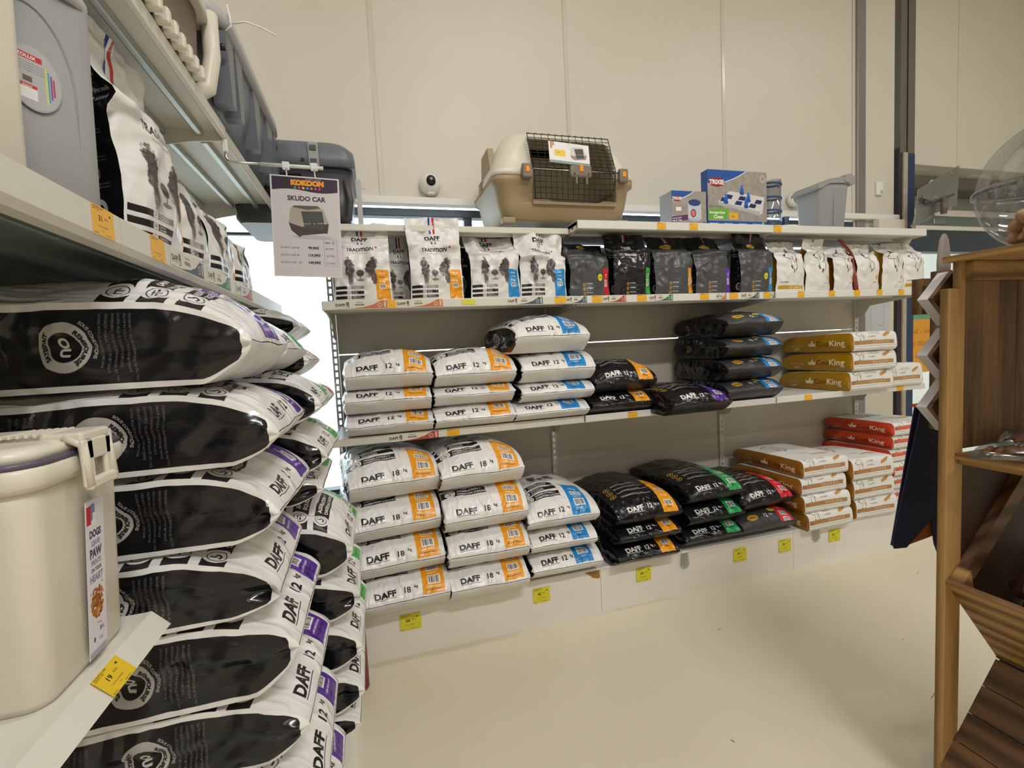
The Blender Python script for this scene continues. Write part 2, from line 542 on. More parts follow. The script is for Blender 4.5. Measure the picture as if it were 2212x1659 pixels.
def lying_white(kind, kg):
    col = {'O': ORANGE, 'B': BLUE, 'P': PURPLE, 'G': GREEN, 'R': 'e0453f'}[kind]
    c = Canvas(40, 66, 14, WHITE)
    bx = 27.3 if kind != 'B' else 24.5
    if kg == 'x': bx = 13.0
    if kg == 'x':
        c.rect(13.5, 1.6, 16, 24, col)
        c.barcode(16.5, 8.0, 10, 8.0, 3); c.barcode(16.5, 19.5, 10, 4.5, 5)
        c.text('CHIEN SENIOR LIGHT', 21.5, 5.6, 1.35, 'fbf3df', bold=.04, align='c'); c.text('RICHE EN VOLAILLE', 21.5, 3.6, 1.1, 'fbf3df', bold=.02, align='c')
        c.text('TRADITION', 21.5, 17.2, 1.4, 'fbf3df', bold=.03, align='c')
    else:
        band_big(c, col, bx, kind)
    c.rect(0, .35, 40, .28, '1b191b')
    if kg != 'x':
        daff(c, 5.2, 3.7, 3.9, BLACK)
        c.text(kg, 18.8 if kind != 'B' else 17.4, 3.9, 3.6, BLACK, bold=.03)
        c.text('kg', 24.4 if kind != 'B' else 23.0, 5.4, 1.9, BLACK, bold=.03, align='c')
    for i, (a, b) in enumerate(BARTXT):
        y = 26 - i * 6.2
        c.rect(0, y, 21.5 if kg != 'x' else 12, 4.4, BLACK)
        c.rect(4.0, y, 1.2, 4.4, WHITE)
        c.ell(4.2, y + 2.2, 2.5, 2.5, WHITE)
        icon(c, 4.2, y + 2.2, 1.8, i % 3, BLACK, WHITE)
        c.text(a, 7.6, y + 2.5, 1.6, 'f2f0ee', bold=.03); c.text(b, 7.6, y + .6, 1.45, 'f2f0ee', bold=.03)
    dog_face(c, 19, 42, 1.1)
    c.text('TRADITION', 19, 53, 3.4, BLACK, bold=.02, align='c')
    daff(c, 19, 58, 4.2, BLACK, align='c')
    c.rect(17.2, 62, 1.2, 4, '27408f'); c.rect(19.6, 62, 1.2, 4, 'c8313a')
    return c.image('print_white_%s%s' % (kind, kg))
def lying_black(kind, style=0):
    col = {'O': ORANGE, 'B': BLUE, 'P': PURPLE, 'G': '2ea35c', 'R': 'dc2f38'}[kind]
    c = Canvas(40, 66, 14, '17161a' if style == 0 else '3b3b3e')
    if style == 1: c.rect(0, 13, 40, 60, '1a191d')
    x = 28.0
    c.rect(x, .9, 9.5, 30, col)
    c.barcode(x + 2.6, 5.2, 5.0, 3.6, 3)
    c.text('12 kg', x + 4.7, 11.5, 1.7, 'f4efe4', bold=.03, align='c')
    if style == 1: c.barcode(x + 2.6, 1.0, 5.0, 3.0, 8)
    c.barcode(x + 2.6, 15.5, 5.0, 3.0, 6)
    c.text('CHIEN', x + 4.7, 3.6, .9, 'f4efe4' if style else '2a2020', bold=.03, align='c')
    if style == 0:
        daff(c, 7.0, 4.2, 3.9, 'eceae6')
        c.text('12', 19.5, 4.4, 3.3, 'eceae6', bold=.03); c.text('kg', 23.4, 5.6, 1.8, 'eceae6', bold=.03); c.text('e', 25.8, 5.6, 1.6, 'eceae6')
        for i in range(4):
            y = 27 - i * 4.2
            c.line([(8, y), (13, y + .3), (18, y - .2), (26, y)], .35, 'b9b7b4')
            c.text('Source de protéines et bien-être', 8, y + .55, 1.05, 'dedcd8', bold=.01)
            if i < 3:
                c.ring(4.6, y - 1.0, 1.7, .35, 'd9a62a', '17161a'); c.ell(4.6, y - 1.0, .6, .5, 'd9a62a')
    else:
        c.ell(10.5, 6.6, 4.0, 1.9, 'd2a136'); c.text('GOLD', 10.5, 5.9, 1.6, '5b4210', bold=.04, align='c')
        c.text('12', 18.8, 5.4, 3.0, 'eceae6', bold=.03); c.text('kg e', 22.6, 6.4, 1.5, 'eceae6', bold=.03)
        c.ell(26.6, 10.4, 2.6, 1.7, 'e6dd2b'); c.text('-30%', 26.6, 9.8, 1.3, '54520f', bold=.03, align='c')
        c.line([(6, 16), (24, 16.4)], .4, '8f8b80')
        c.ell(8, 20, 2.2, 1.5, 'c99c38')
    return c.image('print_black_%s%d' % (kind, style))
def arc_text(c, txt, cx, cy, r, a0, size, col, bold=.03):
    def warp(V):
        th = a0 - V[:, 0] / r
        rr = r + V[:, 1]
        return np.stack([cx + rr * np.cos(th), cy + rr * np.sin(th)], 1)
    c.text(txt, 0, 0, size, col, bold=bold, warp=warp)
def gusset_black(style='w'):
    """60 cm long, 14 cm high; the bag's front end is at the right"""
    c = Canvas(60, 14, 16, '131216' if style != 'g' else '18171b')
    if style == 'w':
        c.rect(58.2, 0, 2, 14, WHITE); c.rect(0, 12.9, 60, 1.2, WHITE); c.rect(0, 0, 60, 1.0, WHITE)
        pts = [(57, 14), (60, 14), (60, 0), (56.3, 0), (57.6, 1.2), (58.5, 3.0), (58.8, 6.5), (58.6, 10), (58.0, 12.4)]
        c.poly(pts, WHITE)
        cx, cy, r = 31, 7, 4.0
        c.ell(cx, cy, r, r, 'b9b6b0'); c.ell(cx, cy, 2.35, 2.35, '131216')
        c.text('OU', cx - .75, cy, 2.0, 'd0cdc6', bold=.05, rot=-PI / 2, align='c')
        arc_text(c, 'REMBOURSÉ', cx, cy, 2.7, .9, .95, '1c1a1e', .05)
        arc_text(c, 'SATISFAIT', cx, cy, 2.7, 3.9, .95, '1c1a1e', .05)
        arc_text(c, 'SOUS CONDITIONS', cx, cy, 4.4, 1.0, .7, 'b9b6b0')
        for k, (x, n) in enumerate(((41, 6), (22.0, 4), (12, 4), (5, 3))):
            for j in range(n):
                c.text(('INGRÉDIENTS : VOLAILLE DÉSHYDRATÉE, RIZ, MAÏS', 'GRAISSE DE VOLAILLE, PULPE DE BETTERAVE', 'LEVURES, HUILE DE POISSON, CHICORÉE')[j % 3], x - j * .95, 12.2, .56, '85827e', rot=-PI / 2, sx=.85 if n > 4 else .6)
        c.ring(16.6, 7, 2.3, .25, 'b9b6b0', '131216'); c.line([(15.5, 6), (16.4, 8), (17.2, 6.2), (18, 7.6)], .25, 'b9b6b0')
    elif style == 'k':
        c.ell(25, 7, 1.9, 2.4, 'b58c33'); c.ell(25, 7, 1.4, 1.9, '131216'); c.line([(24, 6), (26, 8)], .3, 'd0a544')
        for j in range(4):
            c.rect(30 + j * .9, 3.2, .22, 7.4, '57544e')
    return c.image('gusset_print_' + style)
def cook_word(c, x, y, s):
    c.text('Coo', x, y, s, '5b3410', bold=.01, sx=.92)
    w = glyphs('Coo', .01)[2] * s * .92
    c.text('King', x + w + .08 * s, y, s * 1.12, 'f1e6d2', bold=.015, sx=.92)
    # little crown
    c.poly([(x - 1.0 * s, y), (x - .15 * s, y), (x - .05 * s, y + .5 * s), (x - .38 * s, y + .35 * s), (x - .55 * s, y + .95 * s), (x - .75 * s, y + .35 * s), (x - 1.1 * s, y + .5 * s)], 'ecdcc0')
def gusset_cook(col, word):
    c = Canvas(60, 14, 14, col)
    c.text(word, 15, 4.6, 2.8, 'd9c9a6', sx=.9, al=.75)
    c.ell(20, 2.6, 2.6, .7, 'd9c9a6', rot=.25, al=.8)
    cook_word(c, 35.5, 4.6, 5.6)
    return c.image('gusset_cook_' + word)
def line_dog(c, x, y, k, hat=True):
    g = '55524f'
    c.line([(x - 3.4 * k, y + 1.0 * k), (x - 2.6 * k, y + 1.9 * k), (x - 1.2 * k, y + 2.5 * k), (x, y + 2.7 * k), (x + 1.6 * k, y + 2.4 * k)], .22 * k, g)
    c.line([(x - 3.4 * k, y + 1.0 * k), (x - 3.0 * k, y + .1 * k), (x - 1.4 * k, y - .35 * k), (x - .2 * k, y - .2 * k)], .3 * k, g)
    c.ell(x - 3.3 * k, y + 1.1 * k, .42 * k, .42 * k, '2c2a2c')
    c.ell(x - 1.2 * k, y + 1.5 * k, .17 * k, .2 * k, '2c2a2c')
    c.line([(x + .9 * k, y + .9 * k), (x + 1.1 * k, y - .2 * k), (x + .7 * k, y - .8 * k)], .36 * k, g)
    c.line([(x + 1.6 * k, y + 2.4 * k), (x + 2.5 * k, y + .6 * k), (x + 2.7 * k, y - 1.8 * k), (x + 1.9 * k, y - 4.2 * k), (x + 1.0 * k, y - 5.6 * k)], .28 * k, '6b5347')
    c.line([(x - .6 * k, y - .6 * k), (x - .8 * k, y - 2.6 * k), (x - .3 * k, y - 5.0 * k)], .2 * k, g)
    c.ell(x + 2.5 * k, y - .8 * k, .3 * k, .7 * k, '7a4a36', rot=.2); c.ell(x + 1.8 * k, y - 1.6 * k, .25 * k, .5 * k, '5d6d4d')
    c.ell(x - .9 * k, y - 4.0 * k, .4 * k, .9 * k, '6e4c3e', rot=.3); c.ell(x + .3 * k, y - 5.6 * k, .35 * k, .9 * k, '8c3b35', rot=-.2)
    if hat:
        c.poly([(x - 1.0 * k, y + 2.7 * k), (x + 1.0 * k, y + 2.5 * k), (x + .35 * k, y + 3.4 * k), (x + .6 * k, y + 3.4 * k), (x, y + 4.6 * k), (x - .5 * k, y + 3.5 * k), (x - .2 * k, y + 3.5 * k)], '47603f')
def lying_cook(band, word):
    c = Canvas(37, 66, 14, 'e8e6e2')
    line_dog(c, 6.4, 8.4, .95, hat=False)
    c.text(word, 13, 8.6, 2.3, 'a09a91', bold=.01); c.text('ALL BREEDS', 13, 6.6, 1.1, '6d6760', bold=.02)
    c.ell(29, 9.0, 4.4, .75, 'bb8c4c', rot=.35); c.ell(28.5, 7.9, 3.4, .5, 'c99a5c', rot=.35)
    c.rect(.4, 2.2, 34, 2.6, band); c.rect(.4, 2.2, 3.6, 2.6, '9a6238', .5)
    for i in range(6): c.ell(17 + i * 2.4, 3.5, .9, .9, 'c7a27c')
    c.rect(0, 1.1, 37, .25, '8a8780', .6)
    c.text(word, 18, 22, 3, '9a948c', align='c')
    line_dog(c, 14, 44, 1.9)
    c.rect(20, 18.5, 14, 1.4, band); c.ell(29, 19.3, 4, 1.5, 'd9a54c')
    cook_word(c, 9, 58, 4)
    return c.image('print_cook_' + word)
def pouch_white(kind):
    col = {'O': ORANGE, 'B': '2a8fd4', 'G': GREEN}[kind]
    c = Canvas(26, 41, 20, WHITE)
    c.rect(18.8, .4, 6.4, 13.8, col)
    c.barcode(20.4, 5.6, 3.0, 2.0, 3, rot=False)
    c.text('3 kg', 22, 8.4, 1.6, 'fbf3df', bold=.03, align='c'); c.text('CHIOT' if kind == 'B' else 'ADULTE', 22, 12.2, .9, 'fbf3df', bold=.03, align='c')
    c.text('VOLAILLE', 22, 10.6, .7, '3a2a12' if kind == 'O' else 'fbf3df', bold=.02, align='c')
    for i, (a, b) in enumerate(BARTXT):
        y = 5.4 - i * 2.25
        c.rect(.6, y, 12.6, 1.35, BLACK)
        c.ell(6.6, y + .68, .98, .98, WHITE); icon(c, 6.6, y + .68, .7, i, BLACK, WHITE)
        c.text(a, 8.0, y + .78, .5, 'f2f0ee', bold=.03); c.text(b, 8.0, y + .2, .5, 'f2f0ee', bold=.03)
    dog_face(c, 12.0, 14.0, 1.12)
    c.text('TRADITION', 12.4, 23.0, 2.35, BLACK, bold=.03, align='c')
    c.text('+', 19.3, 23.9, 2.2, 'c8313a', bold=.05)
    c.text('25% VIANDE FRAÎCHE', 12.4, 21.7, .75, '6b6763', align='c')
    c.rect(11.3, 26.6, .75, 1.7, '27408f'); c.rect(13.1, 26.6, .75, 1.7, 'c8313a')
    daff(c, 12.5, 29.4, 2.9, BLACK, align='c')
    c.rect(11.2, 32.6, .95, 9, '27408f'); c.rect(12.15, 32.6, .9, 9, 'f1f0ee'); c.rect(13.05, 32.6, .95, 9, 'c8313a')
    return c.image('pouch_white_' + kind)
def pouch_black(kind, style):
    col = {'O': ORANGE, 'B': '2a8fd4', 'G': GREEN, 'R': 'd0222c', 'P': '6a35ad'}[kind]
    base = '1f1e22' if style == 'b' else '4d4d50'
    c = Canvas(26, 38, 18, base)
    if style != 'b':
        c.rect(0, 24.5, 26, 14, '151418')
        c.ell(13, 26.0, 3.6, 1.3, 'c89a34'); c.text('GOLD', 13, 25.5, 1.1, '5b4210', bold=.05, align='c')
    else:
        daff(c, 12.6, 23.6, 2.9, 'eceae6', align='c'); c.text('GRAIN FREE', 12.6, 19.8, 1.8, 'eceae6', bold=.04, align='c')
        c.text('SANS CÉRÉALES AJOUTÉES', 12.6, 18.6, .7, 'b9b7b4', align='c')
    c.rect(11.8, 28.2, .8, 10, '27306f'); c.rect(12.6, 28.2, .8, 10, 'c9c6c4'); c.rect(13.4, 28.2, .8, 10, 'b8303a')
    c.rect(21.4, .5, 4.0, 13.0, col)
    c.barcode(22.1, 4.5, 2.2, 3.4, 4, rot=True); c.text('3 kg', 23.9, 8.6, 1.3, 'f4efe4', bold=.03, rot=PI / 2)
    for i in range(3):
        y = 5.6 - i * 2.2
        c.ring(8.6, y, .85, .22, 'cf9f2e', base); c.ell(8.6, y, .35, .3, 'cf9f2e')
        c.text('PROTÉINES', 10, y + .1, .8, 'd8d6d2', bold=.03); c.text('Digestion et vitalité du chien', 10, y - .75, .62, '8f8d89')
    if kind in 'RB': c.ell(18.6, 8.8, 1.6, 1.75, 'e3d92c'); c.text('-30%', 18.6, 8.4, .95, '54520f', bold=.03, align='c')
    return c.image('pouch_black_' + kind + style)
def pouch_cook(style):
    c = Canvas(20, 36, 18, 'e6e4e0')
    c.text('Coo', 9.5, 28.4, 2.1, '7d6f60', align='r', bold=.015); c.text('King', 9.6, 28.4, 2.1, 'a9a298', bold=.015)
    col = {'a': 'c9962a', 'b': 'a8482f', 'c': '3b3434', 'd': 'a8402f'}[style]
    c.poly([(9, 31), (11, 31), (11.3, 32), (10.5, 31.8), (10, 33.4), (9.5, 31.8), (8.7, 32)], col)
    line_dog(c, 10.8, 20.5, 1.45)
    if style == 'a':
        c.rect(1, 1.6, 17, 2.2, 'c79b2a')
        for i in range(5): c.ell(8.5 + i * 1.9, 2.7, .65, .75, 'e8c77a')
        c.text('ALL BREEDS', 1.6, 5.4, 1.0, '4c4842', bold=.03)
    else:
        c.ell(16.2, 8.0, 1.1, 1.5, 'df9c45'); c.text('ALL BREEDS', 12.4, 4.6, .75, '6a655e', bold=.02)
    return c.image('pouch_cook_' + style)
def price_card(num, cents, col, w=7.0, h=5.4):
    c = Canvas(w, h, 34, col)
    c.text('CROQUETTES CHIEN', .3, h - .5, .36, '35310c', bold=.03); c.text('ADULTE 12 KG', .3, h - .9, .34, '35310c', bold=.03)
    if num:
        c.text(num, w * .28, h * .50, h * .26, '35310c', bold=.03); c.text('€' + cents, w * .56, h * .58, h * .12, '35310c')
        c.ell(w * .82, h * .78, .26, .26, '35310c')
    c.text('Prix avec carte fidélité', w * .25, h * .30, .34, '35310c', bold=.02); c.text('le kg', w * .42, h * .17, .32, '35310c')
    c.text('Réf. 32104', .3, .25, .28, '35310c', bold=.03); c.text('Origine France', w * .55, .3, .28, '35310c', bold=.03)
    return c.image('price_card_%s' % (num or 'plain'))
def strip_card(col, side='c'):
    c = Canvas(24, 3.6, 24, 'ddd8c8')
    c.poly([(6.5, 0), (23.8, 0), (23.8, 3.6), (21, 3.6), (17, 1.6), (13, .6)], col)
    daff(c, .5, 1.2, 1.7, '4a463f')
    c.rect(5.2, .5, 1.3, 2.6, '6b675e'); c.text('18', 5.3, .7, 1.0, 'ddd8c8', bold=.04)
    c.text('TRADITION', 11.2, 2.6, .6, '4a463f', bold=.02, align='c'); c.rect(9.2, 1.3, 4.0, .8, '6b675e'); c.text('CHIEN ADULTE', 11.2, 1.5, .45, 'e4dfcf', bold=.02, align='c')
    c.ring(20.2, 1.5, 1.0, .2, 'efe7d8', col); c.text('+', 20.2, 1.1, 1.0, 'efe7d8', align='c')
    c.rect(22.2, .4, .3, 2.9, 'f1eee6'); c.rect(22.8, .4, .3, 2.9, 'f1eee6')
    return c.image('strip_' + col)
def poster_image():
    c = Canvas(21, 32, 36, 'd9d3d6')
    c.rect(.4, .4, 20.2, 31.2, 'cfc8cb')
    top = [(.5, 31.6), (20.5, 31.6), (20.5, 27.6)] + [(20.5 - 20 * t, 27.6 - .5 * math.sin(t * 2 * PI) - .3 * t) for t in np.linspace(0, 1, 20)]
    c.poly(top, '2d2036')
    c.text('ANIMAL SHOP', 13.0, 30.9, .75, 'b9a9c0', align='c')
    c.text('KOKOON', 11.2, 29.25, 2.1, 'ef9a22', bold=.09, align='c', sx=1.05)
    for i, (q, col) in enumerate(zip(range(7), ('3aa7a5', 'd84a6a', 'e5d34a', '3a9fd0', 'e58a3a', 'b04a8a', 'd84a4a'))):
        c.ell(7.4 + q * 1.25, 28.35, .34, .42, col, rot=.5 * q)
    c.text('SKUDO CAR', 10.8, 24.3, 2.05, '40364a', bold=.04, align='c')
    # carrier picture
    c.ell(12, 12.8, 6.2, .7, 'b9b3b6')
    c.poly([(5.0, 17.2), (5.6, 21.5), (6.6, 22.7), (14.2, 22.9), (15.8, 21.6), (17.3, 17.4), (14, 16.6), (9, 16.0)], 'aaa195')
    c.poly([(6.2, 22.2), (7.0, 22.7), (14.0, 22.9), (14.8, 22.2), (10.8, 21.5)], '5d544c')
    c.poly([(5.0, 17.2), (5.7, 14.8), (7.6, 13.2), (8.2, 12.7), (9.0, 13.3), (15.8, 14.2), (16.8, 14.2), (17.3, 17.4), (14, 16.6), (9, 16.0)], '473a37')
    c.poly([(8.9, 20.9), (15.3, 21.2), (15.9, 17.2), (15.2, 15.8), (9.8, 15.3)], '2f3a33')
    for i in range(12): c.line([(9.1 + i * .52, 20.8), (9.8 + i * .47, 15.6)], .06, '7c8379')
    for i in range(9): c.line([(9.0 + i * .1, 20.4 - i * .6), (15.3 + i * .06, 20.7 - i * .6)], .06, '7c8379')
    c.line([(8.6, 16.9), (16.6, 17.5)], .14, 'c9c3bc'); c.ell(12.8, 17.2, 1.0, .5, '4d4742'); c.ell(12.8, 17.2, .2, .25, 'e59a35')
    c.ell(8.7, 16.6, .25, .3, 'e59a35')
    for i, (a, b, d) in enumerate((('SKUDO CAR 80', '99,99€', '84,99€'), ('SKUDO CAR 90', '119,99€', '101,99€'), ('SKUDO CAR  100', '149,99€', '127,49€'))):
        y = 9.0 - i * 2.35
        c.text(a, 2.2, y, .82, '5b525c', bold=.01); c.text(b, 10.6, y - .05, 1.15, '2c2630', bold=.05); c.text(d, 16.0, y - .05, .9, '6b626c', bold=.01)
    for (a, b) in (((15.5, 3.6), (19.6, 3.6)), ((19.6, 3.6), (19.6, 12.2)), ((19.6, 12.2), (15.5, 12.2)), ((15.5, 12.2), (15.5, 3.6))):
        c.line([a, b], .07, '7a7079')
    c.text('PRIX', 15.9, 10.9, .8, '4a424c', bold=.03); c.ring(18.5, 11.2, .6, .06, '7a7079', 'cfc8cb'); c.text('K', 18.5, 10.95, .7, '4a424c', bold=.04, align='c')
    return c.image('poster_print')
def toybox_image(w, h, big):
    c = Canvas(w, h, 22, 'a39b92')
    n = vnoise(c.H, c.W, 40)[..., None]
    c.a[..., :3] *= (0.92 + .14 * n)
    blue = '1f55a6'
    c.poly([(0, h), (w * .65, h)] + [(w * .65 * (1 - t), h - h * .24 * (1 - (1 - t) ** 2)) for t in np.linspace(0, 1, 16)], blue)
    c.line([(w * .65 * (1 - t), h - h * .24 * (1 - (1 - t) ** 2)) for t in np.linspace(0, 1, 16)], .5, 'e9e6e0')
    c.rect(0, 0, w, h * .16, blue)
    cx, cy = w * .15, h * .80
    c.ell(cx, cy, w * .13, h * .08, '8e2c30'); c.text('TRIXIE', cx, cy - h * .035, h * .10, 'f0ece6', bold=.05, align='c')
    if big:
        c.poly([(w * .17, h * .48), (w * .36, h * .66), (w * .96, h * .58), (w * .92, h * .30), (w * .86, h * .27), (w * .17, h * .44)], 'd9d6d6')
        c.poly([(w * .17, h * .48), (w * .88, h * .33), (w * .88, h * .27), (w * .17, h * .43)], 'bab6b8')
        for (x, y) in ((.26, .52), (.34, .57), (.50, .47), (.56, .55), (.74, .43), (.84, .5)):
            c.poly([(w * (x - .06), h * (y - .03)), (w * (x + .05), h * (y - .045)), (w * (x + .08), h * (y + .02)), (w * (x - .02), h * (y + .035))], '1d3160')
        for (x, y) in ((.30, .52), (.57, .68), (.64, .46), (.68, .56)):
            c.ell(w * x, h * y, w * .033, h * .05, '2b62bb'); c.ell(w * x, h * (y + .06), w * .024, h * .028, '3a75cc'); c.ell(w * x, h * (y - .05), w * .04, h * .03, '2452a0')
        c.poly([(0, h * .18), (w * .31, h * .18), (w * .35, h * .36), (w * .22, h * .38), (0, h * .33)], '6aae3c')
        c.text('Strategie-Spiel', .9, h * .28, h * .055, 'f4f2ec', bold=.03); c.text('Chess', w * .09, h * .20, h * .08, 'f4f2ec', bold=.03)
        c.text('DOG Activity', .9, h * .38, h * .045, '5b554e', bold=.02)
        c.ring(w * .93, h * .89, h * .055, .3, 'e9e6e0', 'a39b92')
        c.ell(w * .93, h * .13, h * .03, h * .03, '57a646'); c.text('2', w * .93, h * .11, h * .05, 'f4f2ec', align='c', bold=.04)
        c.rect(w * .35, h * .19, w * .15, h * .11, 'e9b52e'); c.text('24€', w * .38, h * .22, h * .05, '5a4a18')
        for i in range(3):
            for j in range(4):
                c.text(('Strategy game', 'Jeu de stratégie', 'Gioco strategico')[i], w * (.03 + .24 * j), h * (.11 - .045 * i), h * .03, 'e8ecf4', bold=.02)
    else:
        c.ell(w * .66, h * .30, w * .2, h * .10, 'b9bdc6'); c.rect(w * .47, h * .28, w * .38, h * .42, 'c9cdd6')
        c.ell(w * .66, h * .70, w * .18, h * .09, '28407c'); c.ell(w * .62, h * .42, w * .08, h * .11, '3a2f3a'); c.ell(w * .62, h * .42, w * .06, h * .085, 'd97a6c')
        c.poly([(0, h * .16), (w * .46, h * .24), (w * .46, h * .38), (0, h * .31)], '5e2f63')
        c.text('Strategie-Spiel', .5, h * .25, h * .05, 'f4f2ec', rot=.12, bold=.02); c.text('Ball & Treat', .5, h * .18, h * .06, 'f4f2ec', rot=.12, bold=.03)
        c.rect(w * .12, h * .47, w * .15, h * .1, 'efece6')
        c.ell(w * .93, h * .15, h * .05, h * .05, '3a3f80'); c.text('3', w * .93, h * .12, h * .07, 'f4f2ec', align='c', bold=.04)
        for i in range(2):
            for j in range(3): c.text('Strategy game', w * (.05 + .3 * j), h * (.09 - .05 * i), h * .04, 'e8ecf4')
    return c.image('toy_box_%d' % big)
# ------------------------------------------------------------------ bag meshes
def grid_obj(name, P, UV, m, parent, flip=False):
    """P: (a,b,3) array of points, UV: (a,b,2)"""
    na, nb = P.shape[:2]
    me = bpy.data.meshes.new(name)
    idx = np.arange(na * nb).reshape(na, nb)
    q = np.stack([idx[:-1, :-1], idx[1:, :-1], idx[1:, 1:], idx[:-1, 1:]], -1).reshape(-1, 4)
    if flip: q = q[:, ::-1]
    me.from_pydata(P.reshape(-1, 3).tolist(), [], q.tolist())
    uv = me.uv_layers.new(name='UVMap')
    uv.data.foreach_set('uv', UV.reshape(-1, 2)[q.ravel()].astype(np.float32).ravel())
    me.polygons.foreach_set('use_smooth', [True] * len(me.polygons))
    me.materials.append(m)
    o = bpy.data.objects.new(name, me)
    COL.objects.link(o)
    o.parent = parent
    return o
def nz(x, y, z=0.0):
    return noise.noise(Vector((x, y, z)))
def resample(pts, n):
    pts = np.array(pts, float)
    d = np.r_[0, np.cumsum(np.hypot(*np.diff(pts, axis=0).T))]
    t = np.linspace(0, 1, n) ** 1.35 * d[-1]
    return np.stack([np.interp(t, d, pts[:, 0]), np.interp(t, d, pts[:, 1])], 1), t
def lying_bag(r, w, L, H, zr, mt, mg, mb, crown=0.30, seed=1, wr=1.0, texh=0.66, gl=0.60, gh=0.14, edge_k=2.6, sides=(-1, 1), lip=0.05, square=False):
    """bag on its back, front end towards local -y. Sheets share their edges."""
    NU, NV = 31, 46
    us = np.linspace(-1, 1, NU)
    a = min(.22, .38 * L) if not square else .035
    ex = 2.2 if not square else 3.2
    top = [(0, zr)] + [(a * (1 - (math.cos(t)) ** (2 / ex)), zr + (H - zr) * (math.sin(t) ** (2 / (1.7 if not square else 3)))) for t in np.linspace(.06, PI / 2, 26)]
    top += [(a + (L - a) * t, zr + (H - zr) * (1 - .22 * t ** 2)) for t in np.linspace(.08, .82, 16)]
    top += [(L - (L - a) * .18 * (1 - t), zr * .9 + ((H - zr) * .84) * math.sqrt(max(0, 1 - t ** 2))) for t in np.linspace(.25, 1, 10)]
    T, arc = resample(top, NV)
    ins = lip
    bot = [(0, zr)] + [(ins * t ** 1.4, zr * (1 - t) ** 1.15) for t in np.linspace(.12, 1, 9)] + [(ins + (L - .06 - ins) * t, 0) for t in np.linspace(.04, 1, 24)] + [(L - .06 + .06 * t, zr * .9 * t) for t in np.linspace(.2, 1, 6)]
    B, arcb = resample(bot, NV)
    B[-1] = T[-1] = (L, zr * .9)
    P = np.zeros((NU, NV, 3)); Q = np.zeros((NU, NV, 3))
    UV = np.zeros((NU, NV, 2)); UVb = np.zeros((NU, NV, 2))
    for i, u in enumerate(us):
        cr = 1 - crown * abs(u) ** edge_k
        x0 = u * w / 2
        rid = (nz(x0 * 7 + seed * 3.1, seed) * .007) * wr
        for j in range(NV):
            y, z = T[j]
            f = min(1, j / 6)
            e = min(1, (NV - 1 - j) / 5)
            px = x0 * (1 - .035 * math.exp(-y / .05) - .06 * max(0, y - L + .1) / .1)
            edge = 1 - abs(u) ** 8
            wv = nz(x0 * 26 + seed, y * 7, seed * 1.7) * .0045 + nz(x0 * 11, y * 13 + seed, 3.1) * .006 - abs(nz(x0 * 17 + seed * 3, y * 21 + x0 * 6, seed)) * .007 + abs(nz(x0 * 38 + seed * 2, y * 9 + 5, .4)) * -.005 * math.exp(-y / .12)
            dz = wv * f * e * wr
            zz = zr + (z - zr) * cr if z > zr else z
            P[i, j] = (px, y - nz(x0 * 9 + seed, z * 12, 8) * .006 * f * wr, zz + dz * (.4 + .6 * edge) + rid * (1 - f))
            UV[i, j] = ((u + 1) / 2, arc[j] / texh)
            y, z = B[j]
            px = x0 * (1 - .035 * math.exp(-y / .05) - .06 * max(0, y - L + .1) / .1)
            d = nz(x0 * 14 + seed, z * 20 + seed, 2.2) * .006 * wr * min(1, j / 3) * min(1, z / .03) * e
            Q[i, j] = (px, y + d, z + rid * (1 - min(1, j / 6)))
            UVb[i, j] = ((u + 1) / 2, .5)
    grid_obj('printed_sheet', P, UV, mt, r)
    grid_obj('base_sheet', Q, UVb, mb, r, flip=True)
    NG = 13
    for s in sides:
        k = NU - 1 if s > 0 else 0
        G = np.zeros((NG, NV, 3)); UG = np.zeros((NG, NV, 2))
        for j in range(NV):
            A, Bq = P[k, j], Q[k, j]
            for g in range(NG):
                t = g / (NG - 1)
                p = A * (1 - t) + Bq * t
                am = math.sin(PI * t) * min(1, j / 5) * min(1, (NV - 1 - j) / 4)
                d = (.013 - .011 * math.exp(-((t - .55) / .13) ** 2) * (0 if square else 1)) + nz(p[1] * 10 + seed, p[2] * 14, seed + s) * .016 * wr - abs(nz(p[1] * 22 + seed, p[2] * 26 + p[1] * 9, 1.0 + s)) * .016 * wr
                G[g, j] = (p[0] + s * d * am, p[1], p[2])
                yy = p[1]
                UG[g, j] = (1 - yy / gl if s < 0 else yy / gl, 1 - t)
        if s > 0:
            UG[..., 0] = 1 - UG[..., 0]
        grid_obj('side_gusset', G, UG, mg, r, flip=(s > 0))
